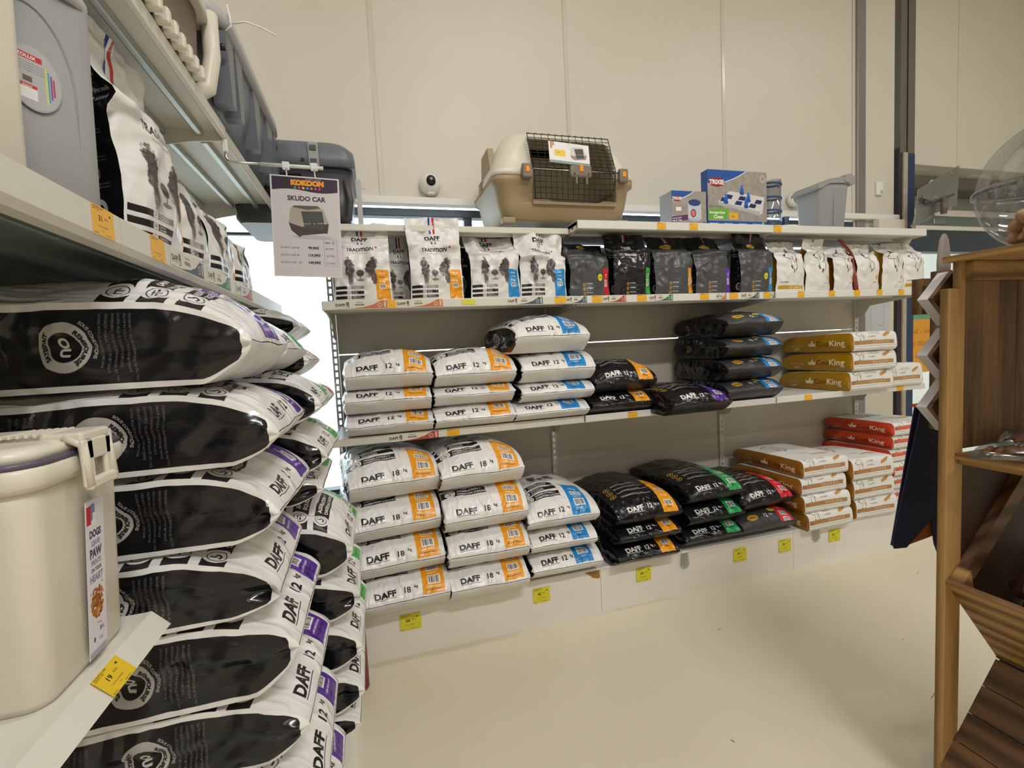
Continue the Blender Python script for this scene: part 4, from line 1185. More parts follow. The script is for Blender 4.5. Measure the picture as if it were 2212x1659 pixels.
for i, (x, y, z, h) in enumerate(((2.523, 2.15, .556, .105), (2.507, 2.15, .452, .105), (2.512, 2.13, .350, .102), (2.525, 2.12, .246, .104))):
    cook(x, y, z, .35, .58, h, (0, 0, -1, 1)[i], CKB, GCB, 'brown-sided white bag in the left brown stack, ' + ORD[i], 'brown-sided bags on the base', 121 + i)
for i, (x, y, z, h) in enumerate(((2.885, 2.14, .496, .130), (2.905, 2.15, .370, .126), (2.928, 2.15, .246, .124))):
    cook(x, y, z, .34, .5, h, (0, 0, -1)[i], CKB, GCB, 'brown-sided white bag in the right brown stack, ' + ('topmost', 'middle', 'lowest')[i], 'brown-sided bags on the base', 131 + i)
for i in range(6):
    cook(3.40 + .006 * (i % 2), 2.26 + .01 * (i % 3), .246 + .0905 * (5 - i), .36, .52, .0905, 0, CKR, GCR, 'red-sided white bag in the stack at the right end, ' + ('topmost', 'second from the top', 'third from the top', 'fourth from the top', 'fifth from the top', 'lowest')[i], 'red-sided bags on the base', 141 + i)

# ------------------------------------------------------------------ standing pouches on the upper shelf
PB = film_mat('pouch_back_white', 'd6d3cf', .4, .5, 16)
def spouch(x, w, H, D, film, gus, base, label, seed, y=None, lean=.05, side=0.0, fill=.66, z=1.660, rz=0.0, group='small dog food pouches on the upper shelf', wr=1.0, flare=0.0):
    r = root('standing_pouch', label, 'bag', group, (x, y if y is not None else YS + .025 + D / 2, z), math.radians(rz))
    pouch(r, w, D, H, film, gus, base, seed, lean, side, fill, wr, texh=.41 if w > .23 else .36, flare=flare)
    return r
spouch(-.031, .262, .400, .12, PW['O'], PGW, PB, 'small white pouch with dog face and orange band, leftmost on the upper shelf', 3, lean=.12, fill=.64, wr=1.5)
spouch(.313, .260, .410, .13, PW['O'], PGW, PB, 'tall white pouch with dog face and orange band, reaching above the top shelf edge', 5, lean=.03, fill=.62, flare=.08, wr=1.5)
spouch(.609, .262, .345, .13, PW['B'], PGW, PB, 'small white pouch with dog face and blue band, its crumpled top leaning right', 8, lean=.13, side=.0, fill=.66, wr=1.7)
spouch(.862, .255, .345, .12, PW['B'], PGW, PB, 'small white pouch with blue band, its top twisted, beside the black pouches', 13, lean=.05, side=.012, fill=.58, wr=2.0, flare=.16)
spouch(1.125, .235, .305, .12, PK['Rd'], PGW, BK, 'small dark grey pouch with red band and folded black top', 17, lean=.09, fill=.7, wr=1.5)
spouch(1.380, .232, .350, .12, PK['Gb'], PGW, BK, 'small shiny black pouch with green band', 19, lean=.05, fill=.7, wr=1.2)
spouch(1.647, .250, .345, .13, PK['Od'], PGW, BK, 'small dark grey pouch with orange band', 23, lean=.08, fill=.68, wr=1.3)
spouch(1.907, .240, .345, .13, PK['Pd'], PGW, BK, 'small dark grey pouch with purple band', 29, lean=.08, fill=.66, wr=1.4)
spouch(2.212, .240, .365, .12, PK['Bd'], PGW, BK, 'small dark grey pouch with blue band', 31, lean=.02, fill=.66, wr=1.1)
for i, (x, w, H, st, gus, lab, ln, sd) in enumerate((
        (2.463, .220, .320, 'a', GOLDF, 'cream dog pouch with gold side and gold foot band, first beside the blue-banded pouch', .04, 0),
        (2.675, .196, .325, 'b', BROWNF, 'cream dog pouch with upright square top, second of the cream ones', .0, .005),
        (2.885, .165, .285, 'c', BROWNF, 'narrow cream dog pouch with a wide brown side showing', .03, -.01),
        (3.086, .200, .305, 'd', REDF, 'cream dog pouch with a tall curled red side fin', .02, 0),
        (3.303, .190, .320, 'c', GOLDF, 'cream dog pouch leaning back, second from the right end', .06, .02),
        (3.492, .190, .330, 'a', GOLDF, 'cream dog pouch with gold side, at the right end of the upper shelf', .07, .02))):
    spouch(x, w, H, .11, PC[st], gus, PB, lab, 41 + i * 3, lean=ln, side=sd, fill=.72, wr=1.1, group='cream dog pouches on the upper shelf')
# second row behind
spouch(.155, .20, .40, .11, PW['B'], PGW, PB, 'white pouch with blue band standing behind, between the first two front pouches', 61, y=2.56)
for x, lab, s in ((.47, 'the tall white pouch and the blue-banded one', 63), (.75, 'the third and fourth white pouches', 64)):
    spouch(x, .22, .31, .12, PK['Gb'], PGW, BK, 'black pouch standing in the second row behind ' + lab, s, y=2.56, lean=.03)
for x, f, lab, s in ((1.22, 'Rd', 'the red-banded pouch', 67), (1.49, 'Gb', 'the green-banded pouch', 70), (1.76, 'Od', 'the orange-banded pouch', 73), (2.04, 'Bd', 'the purple-banded pouch', 76)):
    spouch(x, .23, .33, .12, PK[f], PGW, BK, 'black pouch in the second row, behind and right of ' + lab, s, y=2.57, lean=.03)
# curled red fin of the fourth cream pouch
fn = root('bag_fin', 'curled shiny red side fin rising left of the fourth cream pouch', 'bag fin', None, (2.985, 2.33, 1.66))
P = np.zeros((4, 20, 3)); U = np.zeros((4, 20, 2))
for j in range(20):
    t = j / 19
    cx = -.005 - .06 * max(0, t - .72) / .28 * 1.4; wd = .0095 * (1 - .55 * math.exp(-((t - .75) / .06) ** 2)) + .004 * math.sin(t * 9)
    for i in range(4):
        P[i, j] = (cx + (i / 3 - .5) * 2 * wd, .05 * t - .02 * math.sin(PI * i / 3), t * .33)
grid_obj('film', P, U, REDF, fn)
#PART3
# ------------------------------------------------------------------ pet carriers
def bool_cut(o, cutters):
    for c in cutters:
        md = o.modifiers.new('cut', 'BOOLEAN')
        md.operation = 'DIFFERENCE'; md.solver = 'EXACT'; md.object = c
    dg = bpy.context.evaluated_depsgraph_get()
    me = bpy.data.meshes.new_from_object(o.evaluated_get(dg))
    o.modifiers.clear()
    o.data = me
    for c in cutters:
        bpy.data.objects.remove(c)
    return o
def wire_panel(name, parent, corners, nx, ny, r=.0016, frame=.0028, bow=0.0):
    """grid of wires on a quad given by corners bl, br, tr, tl"""
    bl, br, tr, tl = [Vector(c) for c in corners]
    nrm = (br - bl).cross(tl - bl).normalized()
    def P(u, v): return bl * (1 - u) * (1 - v) + br * u * (1 - v) + tr * u * v + tl * (1 - u) * v + nrm * bow * math.sin(PI * u)
    b = MB()
    for i in range(1, nx): b.tube([P(i / nx, 0), P(i / nx, 1)], r, 5)
    for j in range(1, ny): b.tube([P(0, j / ny), P(.5, j / ny), P(1, j / ny)], r, 5)
    b.tube([P(0, 0), P(1, 0), P(1, 1), P(0, 1), P(0, 0)], frame, 6)
    return b.build(name, M_WIRE, parent)
C0 = (1.035, 2.62, 2.049)
car = root('pet_carrier', 'large taupe and cream pet carrier with wire door standing on top of the long shelving', 'pet carrier', None, C0)
low = MB().loft([(.018, .325, .205, .05, 0, 0), (.03, .345, .222, .06, 0, 0), (.10, .368, .236, .07, 0, 0), (.19, .385, .245, .07, 0, 0), (.205, .405, .258, .07, 0, 0), (.235, .408, .260, .07, 0, 0)]).build('lower_shell', M_TAUPE, car)
bool_cut(low, [MB().box(-.195, .28, -.4, -.05, .105, .5, .01).build('cut', M_TAUPE, car), MB().loft([(.04, .31, .19, .05, 0, 0), (.2, .36, .222, .06, 0, 0), (.5, .36, .222, .06, 0, 0)]).build('cut', M_TAUPE, car)])
upp = MB().loft([(.235, .408, .262, .07, 0, 0), (.262, .405, .262, .07, 0, 0), (.275, .390, .250, .08, 0, 0), (.33, .372, .240, .09, 0, .004), (.42, .335, .215, .09, 0, .012), (.475, .300, .185, .09, 0, .02), (.497, .27, .16, .09, 0, .025)]).build('upper_shell', M_CREAMP, car)
bool_cut(upp, [MB().box(-.195, .28, -.4, -.06, .1, .452, .012).build('cut', M_CREAMP, car), MB().loft([(.1, .378, .238, .07, 0, 0), (.33, .355, .222, .08, 0, .004), (.42, .318, .198, .08, 0, .012), (.485, .26, .15, .08, 0, .02)]).build('cut', M_CREAMP, car)])
MB().box(-.25, .25, .02, .14, .485, .503, .008).build('roof_panel', M_TAUPE, car)
MB().prism([(-.10, .30), (.12, .30), (.09, .44), (-.06, .44)], 'x', -.377, -.345).build('side_vent', M_TAUPE, car)
for sx in (-1, 1):
    MB().box(sx * .325 - .035, sx * .325 + .035, -.235, -.19, .0, .03, .006).box(sx * .325 - .035, sx * .325 + .035, .17, .22, .0, .03, .006).build('foot', M_TAUPE, car)
# door frame lip at the bottom of the opening
MB().prism([(-.195, .095), (.28, .095), (.28, .116), (.21, .122), (.17, .108), (-.08, .108), (-.12, .122), (-.195, .116)], 'y', -.252, -.236).build('door_sill', M_TAUPE, car)
wire_panel('wire_door', car, ((-.188, -.262, .118), (.272, -.262, .118), (.272, -.268, .262), (-.188, -.268, .262)), 15, 5, bow=.0)
wire_panel('wire_door', car, ((-.192, -.268, .272), (.276, -.268, .272), (.250, -.238, .452), (-.210, -.238, .452)), 12, 9)
b = MB()
for k in range(12):
    x = -.19 + k * .038
    b.tube([(x, -.238, .452), (x, -.21, .468), (x + .002, -.19, .478)], .0015, 5)
b.build('roof_hook', M_WIRE, car)
MB().tube([(-.215, -.278, .262), (.30, -.278, .262)], .0035).build('lock_bar', M_CHROME, car)
for sx in (-.232, .313):
    l = MB().box(sx - .026, sx + .026, -.292, -.262, .212, .285, .008).build('latch', mat('taupe_dark', '7d7361', .4), car)
    MB().box(sx - .011, sx + .011, -.296, -.290, .238, .268, .004).build('latch_button', M_OR, l)
hdl = MB().box(-.002, .122, -.300, -.274, .222, .290, .014, 3).box(.028, .040, -.296, -.276, .19, .23, .003).box(.086, .098, -.296, -.276, .19, .23, .003).build('lock_handle', mat('taupe_dark', '7d7361', .4), car)
MB().box(.050, .070, -.305, -.297, .250, .286, .003).build('latch_button', M_OR, hdl)
for x in (.02, .10): MB().tube([(x, -.3015, .240), (x, -.299, .240)], .005, 10).build('bolt', M_BLACKP, hdl)
sl = MB().box(-.412, -.400, -.03, .05, .22, .28, .005).build('side_latch', mat('taupe_dark', '7d7361', .4), car)
MB().box(-.416, -.41, 0, .02, .235, .262, .003).build('latch_button', M_OR, sl)
def carrier_card():
    c = Canvas(26, 13, 24, 'ece9ea')
    c.rect(0, 0, 26, 1.6, '8b9a98'); c.rect(1.0, 8.6, 1.2, 4.4, 'd5793a'); c.rect(2.4, 10.4, 1.1, 2.6, '8d8d8d')
    c.rect(3.4, 4.2, 7, 4, 'ecc83a'); c.text('89', 5.6, 6.2, 1.3, '6a5a14')
    c.poly([(13.4, 5.2), (14.0, 9.6), (15.2, 11), (21.2, 11.2), (22.6, 10.4), (24.2, 6.4)], 'd5d0c8')
    c.poly([(13.4, 5.4), (14.4, 3.6), (16.4, 2.8), (23.6, 3.8), (24.4, 6.6), (19, 5.6)], '9c8a7c')
    c.poly([(16.4, 9.8), (22.0, 10.4), (22.6, 4.6), (17.4, 3.8)], '4d4642'); c.line([(16, 6.3), (23.6, 7)], .15, 'c8c3bd')
    return c.image('carrier_card')
cc = root('carrier_tag', 'white picture card with yellow sticker tied to the big carrier door', 'card', None, (C0[0] - .002, C0[1] - .300, C0[2] + .285), 0, math.radians(0), math.radians(3))
quad_print('printed_card', .225, .118, film_mat('carrier_card_print', carrier_card(), .4, 0), cc, (0, 0, 0), (math.radians(-12), 0, 0))
MB().tube([(0, -.002 + .03, .112), (.004, -.012, .12), (.0, -.018, .145), (.008, -.02, .155)], .0015, 5).build('cable_tie', M_WHITEP, cc)

def tie(pts, label, parent_loc=(0, 0, 0)):
    t = root('cable_tie', label, 'cable tie', None, parent_loc)
    MB().tube(pts, .0022, 6).build('tail', M_WHITEP, t)
    return t
# big slate carrier on the left top shelf, seen from its long ribbed side
CL = root('pet_carrier', 'big slate-grey pet carrier with a light rim overhanging the left top shelf', 'pet carrier', None, (-.66, 1.99, 2.139))
MB().loft([(.0, .225, .36, .10, 0, 0), (.02, .255, .40, .11, 0, 0), (.12, .285, .435, .13, 0, 0), (.25, .30, .455, .14, 0, 0)]).build('lower_shell', M_SLATE, CL)
rim = MB().loft([(.245, .300, .455, .14, 0, 0), (.25, .318, .472, .15, 0, 0), (.285, .318, .472, .15, 0, 0), (.30, .30, .45, .15, 0, 0)]).build('rim', M_GREYL, CL)
for k, y in enumerate((-.34, -.25, -.02, .2, .33)):
    MB().prism([(y - .02, .03), (y + .02, .03), (y + .04 + .012 * k, .235), (y - .03, .235)], 'x', .255, .306).build('rib', M_SLATE, CL)
for k, (y, z) in enumerate(((-.40, .17), (.36, .2))):
    MB().tube([(.29, y, z), (.309, y, z)], .009, 10).build('vent_hole', M_BLACKP, CL)
wire_y = MB()
wire_y.loft([(.30, .285, .43, .15, 0, 0), (.36, .24, .38, .14, 0, 0)]).build('upper_shell', M_SLATED, CL)
tie([(-.355, 1.62, 2.372), (-.338, 1.62, 2.39), (-.34, 1.62, 2.42), (-.346, 1.625, 2.45)], 'white cable tie loop standing on the rim of the slate-grey carrier')
tie([(-.338, 1.62, 2.395), (-.30, 1.62, 2.405), (-.26, 1.62, 2.395), (-.215, 1.62, 2.375)], 'loose white cable tie tail pointing away from the slate-grey carrier')
# second dark carrier at the corner
C2 = root('pet_carrier', 'dark grey pet carrier with latched lid at the left end of the long shelving', 'pet carrier', None, (-.315, 2.62, 2.035))
MB().loft([(.0, .235, .19, .04, 0, 0), (.02, .25, .2, .05, 0, 0), (.25, .27, .225, .05, 0, 0)]).build('lower_shell', M_SLATED, C2)
MB().loft([(.25, .285, .24, .05, 0, 0), (.29, .285, .24, .05, 0, 0), (.33, .28, .235, .06, 0, 0), (.365, .255, .21, .08, 0, 0), (.375, .215, .17, .08, 0, 0)]).build('lid', M_SLATE, C2)
l = MB().box(.085, .13, -.252, -.225, .24, .35, .006).build('latch', M_GREYP, C2)
MB().box(.093, .122, -.256, -.25, .31, .335, .003).build('latch_slot', M_SLATED, l)
MB().box(.093, .122, -.256, -.25, .25, .275, .003).build('latch_slot', M_SLATED, l)
MB().box(-.22, .05, -.238, -.225, .205, .212).build('groove', M_BLACKP, C2)
MB().tube([(.20, -.2, .02), (.245, -.215, .02), (.255, -.22, .10), (.24, -.225, .20)], .014, 8).build('corner_rib', M_SLATED, C2)
MB().tube([(.06, -.236, .27), (.06, -.246, .27)], .008, 10).build('bolt', M_BLACKP, C2)
tg = root('hanging_card', 'pale card standing at the right side of the dark grey carrier', 'card', None, (-.022, 2.44, 2.035))
MB().box(-.012, .012, -.002, .004, 0, .215, .001, 1).build('card', M_GREYL, tg)
MB().tube([(.012, 0, .17), (.05, -.002, .178), (.10, -.004, .165)], .0016, 5).build('cable_tie', M_WHITEP, tg)
# cream and brown carrier at the near end of the left top shelf
C3 = root('pet_carrier', 'cream and brown pet carrier at the near end of the left top shelf', 'pet carrier', None, (-.62, 1.20, 2.139))
MB().loft([(.0, .20, .32, .06, 0, 0), (.03, .22, .34, .07, 0, 0), (.2, .225, .36, .07, 0, 0)]).build('lower_shell', mat('brown_plastic', '5d4a35', .35), C3)
MB().loft([(.2, .245, .385, .07, 0, 0), (.23, .245, .385, .07, 0, 0), (.42, .19, .32, .09, 0, 0)]).build('upper_shell', M_CREAMP, C3)
MB().tube([(.19, .33, .0), (.225, .345, .03), (.238, .36, .12), (.238, .365, .24)], .022, 10).build('corner_post', M_CREAMP, C3)
for k in range(14):
    MB().box(.215, .245, -.32 + k * .043, -.30 + k * .043, .0, .035, .004, 1).build('foot_stud', M_CREAMP, C3)

# ------------------------------------------------------------------ things on top of the long shelving
def toybox(name, label, x0, x1, y, z, h, d, big, rz=0):
    w = x1 - x0
    t = root(name, label, 'box', None, ((x0 + x1) / 2, y, z), rz)
    MB().box(-w / 2, w / 2, .001, d, 0, h, .002, 1).build('carton', mat('blue_carton' if big else 'pale_carton', '2a5296' if big else 'a9b0b6', .45), t)
    quad_print('printed_front', w, h, film_mat('toybox_%d' % big, toybox_image(w * 100, h * 100, big), .35, 0), t, (0, 0, 0), (0, 0, 0))
    return t
toybox('dog_game_box', 'large blue and grey dog board game box standing on the top shelf', 1.963, 2.395, 2.44, 2.048, .355, .06, True)
toybox('dog_toy_box', 'small blue and grey treat toy box standing left of the large game box', 1.70, 1.935, 2.42, 2.048, .215, .12, False)
tw = root('treat_tower', 'clear treat tower toy with blue spiral rings on a white base', 'dog toy', None, (2.50, 2.46, 2.048))
MB().lathe([(.0, 0), (.115, 0), (.125, .008), (.12, .018), (.07, .022), (0, .022)], 40, cap=False).build('base_plate', M_WHITEP, tw)
MB().lathe([(.054, .02), (.054, .31), (.051, .31), (.051, .02)], 32, c=(-.045, 0, 0), cap=False).build('clear_tube', M_CLEAR, tw)
for z in (.05, .12, .20, .285):
    MB().lathe([(.0, z), (.0, z)], 3).bm.free() if False else None
    b = MB()
    b.tube([(-.045 + .050 * math.cos(a), .050 * math.sin(a), z + .012 * math.sin(a * .5 + .5)) for a in np.linspace(0, 2 * PI, 26)], .007, 6)
    b.build('spiral_ring', mat('deep_blue_plastic', '33507e', .35), tw)
MB().lathe([(.022, .02), (.026, .04), (.022, .05), (.028, .065), (.022, .075), (.026, .09), (.0, .095)], 20, c=(.045, -.01, 0), cap=False).build('treat_peg', mat('deep_blue_plastic2', '2c3c5c', .4), tw)
# grey lidded bin
gb = root('food_bin', 'grey lidded pet food bin at the right end of the top shelf', 'bin', None, (2.85, 2.46, 2.048))
MB().loft([(.0, .098, .075, .02, 0, 0), (.01, .104, .08, .02, 0, 0), (.26, .122, .095, .03, 0, 0), (.285, .125, .097, .03, 0, 0)]).build('bin_body', M_GREYP, gb)
MB().prism([(-.135, .245), (-.138, .262), (-.11, .290), (-.05, .310), (.04, .324), (.11, .328), (.132, .320), (.130, .286), (.04, .288), (-.05, .282), (-.12, .252)], 'y', -.104, .104).build('hinged_lid', M_GREYP, gb)
MB().prism([(.065, .300), (.072, .338), (.11, .348), (.145, .335), (.156, .31), (.150, .282), (.125, .276), (.10, .29)], 'y', -.109, .05).build('lid_clip', M_GREYP, gb)
MB().box(-.005, .0, -.0965, -.08, .03, .25, .002, 1).build('body_panel', M_GREYP, gb)

# wall fixtures
def dome(x, z, lab, r=.062, tilt=0):
    t = root('dome_camera', lab, 'camera', None, (x, YW - .012, z))
    MB().lathe([(r, 0), (r * 1.02, -.02), (r * .93, -.045), (r * .7, -.066), (r * .45, -.076)], 36, axis='y', cap=False).build('housing', M_WHITEP, t)
    MB().lathe([(r * .46, -.070), (r * .42, -.082), (r * .25, -.094), (0.001, -.098)], 28, axis='y', cap=False, c=(0, 0, .008)).build('lens_dome', M_BLACKP, t)
    MB().lathe([(r * .16, -.092), (r * .15, -.101), (.001, -.103)], 16, axis='y', cap=False, c=(0, 0, .008)).build('lens', M_CHROME, t)
    MB().box(-.02, .02, -.05, -.002, -r * 1.06, -r * .75, .006).build('mount', M_WHITEP, t)
dome(.392, 2.425, 'white dome camera with black lens on the wall, left of the big carrier')
dc = root('dome_camera', 'steel-fronted security camera on the wall ledge beside the grey bin', 'camera', None, (3.17, YW - .012, 2.43))
MB().lathe([(.05, 0), (.052, -.03), (.045, -.05)], 28, axis='y').build('housing', M_WHITEP, dc)
MB().lathe([(.034, -.05), (.036, -.10), (.030, -.112), (.010, -.105)], 28, axis='y', c=(.0, 0, .0)).build('lens_barrel', M_CHROME, dc)
MB().lathe([(.018, -.106), (.001, -.118)], 16, axis='y', cap=False).build('lens', M_BLACKP, dc)
MB().tube([(.03, -.05, 0), (.06, -.07, -.01), (.085, -.05, -.02)], .010, 8).build('arm', M_BLACKP, dc)
sw = root('wall_switch', 'small white push button box on the wall right of the grey pilaster', 'switch', None, (4.075, YW - .001, 2.56))
MB().box(-.035, .035, -.02, 0, -.055, .055, .005).build('switch_box', M_WHITEP, sw)
MB().box(.0, .022, -.026, -.02, -.042, -.018, .003).build('button', M_GREYL, sw)
ex = root('socket_box', 'white junction box low on the wall, right of the shelving end', 'box', None, (4.03, YW - .001, 1.075))
MB().box(-.05, .05, -.03, 0, -.06, .06, .006).build('box_cover', M_WHITEP, ex)
def plan_img():
    c = Canvas(20, 30, 16, 'c9cdd2')
    c.rect(7.5, 4, 8.5, .12, '6d7075'); c.rect(7.5, 4, .12, 22, '6d7075'); c.rect(16, 4, .12, 22, '6d7075'); c.rect(8, 12, 2, .12, '6d7075'); c.rect(12, 12, 3.4, .2, '5d6065')
    for i in range(8): c.text('PLAN 0%d' % i, 3.2, 3 + i * 2.2, .9, '5d6065', rot=PI / 2, bold=.02)
    return c.image('plan_sheet')
pl = root('plan_sheet', 'white evacuation plan sheet on the wall right of the shelving end', 'sheet', None, (4.04, YW - .004, 1.36))
quad_print('printed_sheet', .34, .44, film_mat('plan_print', plan_img(), .5, 0), pl, (0, 0, -.1), (0, 0, 0))
# tilted steel plate with arm and cables
sp = root('steel_plate', 'tilted bare steel plate with a black hinge arm fixed to the blue column', 'steel plate', None, (4.43, 2.80, 2.46))
pp = [(-.235, -.235), (-.20, .035), (.255, .245), (.235, -.075), (-.03, -.15)]
MB().prism(pp, 'y', -.004, .004).build('plate', M_STEEL, sp)
MB().prism([(-.235, -.235), (-.03, -.15), (-.03, -.17), (-.235, -.25)], 'y', -.012, .03).build('bent_edge', M_STEEL, sp)
MB().tube([(-.19, -.02, -.03), (-.08, -.03, -.075), (.01, -.035, -.045)], .010, 8).tube([(.01, -.035, -.045), (.15, -.03, .0)], .008, 8).tube([(-.12, -.02, -.06), (-.16, -.02, -.07)], .01, 8).build('hinge_arm', mat('gunmetal', '6a6560', .35, metal=.8), sp)
MB().tube([(.02, -.045, -.05), (.01, -.05, -.16)], .022, 12).build('handle_grip', mat('brown_grip', '6b5a50', .5), sp)
for (x, z) in ((-.13, -.04), (.17, .18), (.16, -.10), (.0, -.02)): MB().tube([(x, -.004, z), (x, -.009, z)], .012, 10).build('bolt', M_CHROME, sp)
cb = root('cable_bundle', 'three cream cables hanging from the bracket down the blue column', 'cable', None, (4.35, 2.88, 2.10))
for k in range(3):
    MB().tube([(.12 + .01 * k, -.02, .50), (.06 + .012 * k, -.03, .44), (-.02 + .014 * k, -.035, .33), (-.075 + .014 * k, -.03, .20), (-.09 + .014 * k, -.01, .06), (-.092 + .013 * k, .03, -.02)], .006, 7).build('cable', mat('cream_cable', 'cfc6b2', .5), cb)
es = root('exit_sign', 'small lit green exit sign with running figure above the entrance shutter', 'exit sign', None, (6.12, 3.46, 2.92))
def exit_img():
    c = Canvas(30, 15, 10, '1f8f5c')
    c.rect(1, 1.5, 9, 12, 'e6f4ea'); c.line([(6.5, 11), (5, 7), (7.5, 3.5)], 1.2, '1f8f5c'); c.ell(6.8, 12, 1, 1, '1f8f5c')
    c.rect(13, 3, 5, 9, 'e6f4ea'); c.line([(15, 9), (16.5, 6)], 1.2, '1f8f5c')
    c.poly([(28, 7.5), (23.5, 12), (23.5, 9), (20, 9), (20, 6), (23.5, 6), (23.5, 3)], 'e6f4ea')
    return c.image('exit_sign_print')
xm = film_mat('exit_print', exit_img(), .4, 0)
_p = xm.node_tree.nodes['Principled BSDF']
_t = [n for n in xm.node_tree.nodes if n.type == 'TEX_IMAGE'][0]
xm.node_tree.links.new(_t.outputs[0], _p.inputs['Emission Color']); _p.inputs['Emission Strength'].default_value = .8
MB().box(-.14, .14, .001, .05, 0, .14, .006).build('sign_case', M_WHITEP, es)
quad_print('sign_face', .26, .12, xm, es, (0, 0, .01), (0, 0, 0))

# ------------------------------------------------------------------ left shelving along the aisle
XL, XBK = -.40, -.93
bays_left = []
lgt = ['near bay of the left shelving with containers above and below', 'far bay of the left shelving filled with stacked white bags']
LY0, LY1, LY2 = -.30, .97, 2.42
for i, (y0, y1) in enumerate(((LY0, LY1), (LY1, LY2))):
    g = root('shelving_bay', 'cream metal gondola shelving, ' + lgt[i], 'shelving', 'aisle shelving bays', (0, 0, 0))
    bays_left.append(g)
    for y in ((y0, y1) if i == 1 else (y0,)):
        b = MB(); b.box(XBK - .03, XBK + .03, y - .016, y - .008, 0, 2.3).box(XBK - .03, XBK + .03, y + .008, y + .016, 0, 2.3)
        z = .03
        while z < 2.28:
            b.box(XBK + .022, XBK + .03, y - .008, y + .008, z, z + .014); z += .038
        b.build('upright', M_SHELF, g)
    for za, zb in ((.245, .9), (.9, 1.55), (1.55, 2.3)):
        MB().box(XBK - .008, XBK + .012, y0 + .018, y1 - .018, za + .003, zb - .003, .002, 1).build('back_panel', M_BACKP, g)
    MB().box(-.33, -.314, y0, y1, 0, .236).build('plinth_board', M_BASE, g)
    MB().box(XBK, -.312, y0, y1, .234, .246, .003, 1).build('base_shelf', M_SHELFW, g)
    # shelf above the stacks
    s = MB().box(XBK, XL - .012, y0, y1 - .003, 1.634, 1.650).prism([(XL, 1.657), (XL - .012, 1.657), (XL - .014, 1.628), (XL - .03, 1.618), (XL - .03, 1.600), (XL - .006, 1.600), (XL, 1.612)], 'y', y0, y1 - .003).build('shelf', M_SHELF, g)
    for k, xx in enumerate((XL - .05, XL - .09, XL - .2, XL - .30)):
        MB().box(xx - .012, xx, y0, y1 - .003, 1.616 + .004 * (k % 2), 1.634, .002, 1).build('stiffener', M_UNDER, s)
    MB().box(XBK, XL - .032, y0, y1 - .003, 1.630, 1.634).build('underside_sheet', M_UNDER, s)
    if i == 0:
        s = MB().box(XBK, XL - .012, y0, .93, .960, .983).prism([(XL - .012, .983), (XL, .984), (-.374, .956), (-.378, .953), (XL - .012, .972)], 'y', y0, .93).box(XBK, XL, .926, .93, .95, .978).build('shelf', M_SHELF, g)
for (y0, y1, lab, zt) in ((LY0, 1.715, 'near', 2.138), (1.72, 2.44, 'far', 2.130)):
    t = bays_left[0 if lab == 'near' else 1]
    MB().box(XBK, XL - .01, y0, y1, zt - .016, zt - .004).box(XL - .012, XL, y0, y1, zt - .040, zt, .003, 1).build('top_shelf', M_SHELF, t)
    for k, xx in enumerate((XL - .06, XL - .16, XL - .28, XL - .36)):
        MB().box(xx - .02, xx, y0 + .01, y1 - .01, zt - .036, zt - .016, .006, 2).build('stiffener', mat('bright_underside', 'b9c0bf', .3, metal=.6), t)
    MB().prism([(XBK, zt - .004), (XL, zt - .004), (XL, zt - .042), (XL - .10, zt - .05), (XL - .22, zt - .075), (XBK, zt - .16)], 'y', y1 - .006, y1 - .001).build('bracket', M_SHELF, t)
    for xx in (XL - .08, XL - .18): MB().tube([(xx, y1 - .0075, zt - .022), (xx, y1 - .001, zt - .022)], .006, 8).build('rivet', M_CHROME, t)
# hanging rod and poster
rod = root('sign_rod', 'clear sign rod with a bent steel hook sticking out from the left top shelf joint', 'rod', None, (0, 0, 0))
MB().box(-.412, -.398, 1.70, 1.716, 2.060, 2.098, .002, 1).build('rod_socket', M_WHITEP, rod)
MB().tube([(-.405, 1.708, 2.07), (-.405, 1.708, 2.045), (-.400, 1.708, 2.036), (-.385, 1.708, 2.031), (-.30, 1.708, 2.030)], .0042, 8).build('steel_hook', M_CHROME, rod)
MB().tube([(-.31, 1.708, 2.030), (-.122, 1.708, 2.026)], .0062, 8).build('clear_rod', mat('milky_rod', 'd9dbd2', .25), rod)
for x in (-.235, -.150):
    MB().box(x - .011, x + .011, 1.699, 1.717, 2.018, 2.039, .002, 1).tube([(x, 1.708, 2.018), (x + .001, 1.706, 1.998), (x + .004, 1.703, 1.990)], .0022, 6).build('hanger_clip', mat('frosted_clip', 'e6e8ea', .2), rod)
po = root('hanging_poster', 'white price poster picturing a brown and cream carrier, hung from the sign rod', 'poster', None, (-.191, 1.700, 1.672), 0, 0, math.radians(2.0))
quad_print('printed_sheet', .208, .322, film_mat('poster_print', poster_image(), .5, 0), po, (0, 0, 0), (0, 0, 0), thick=.0015)

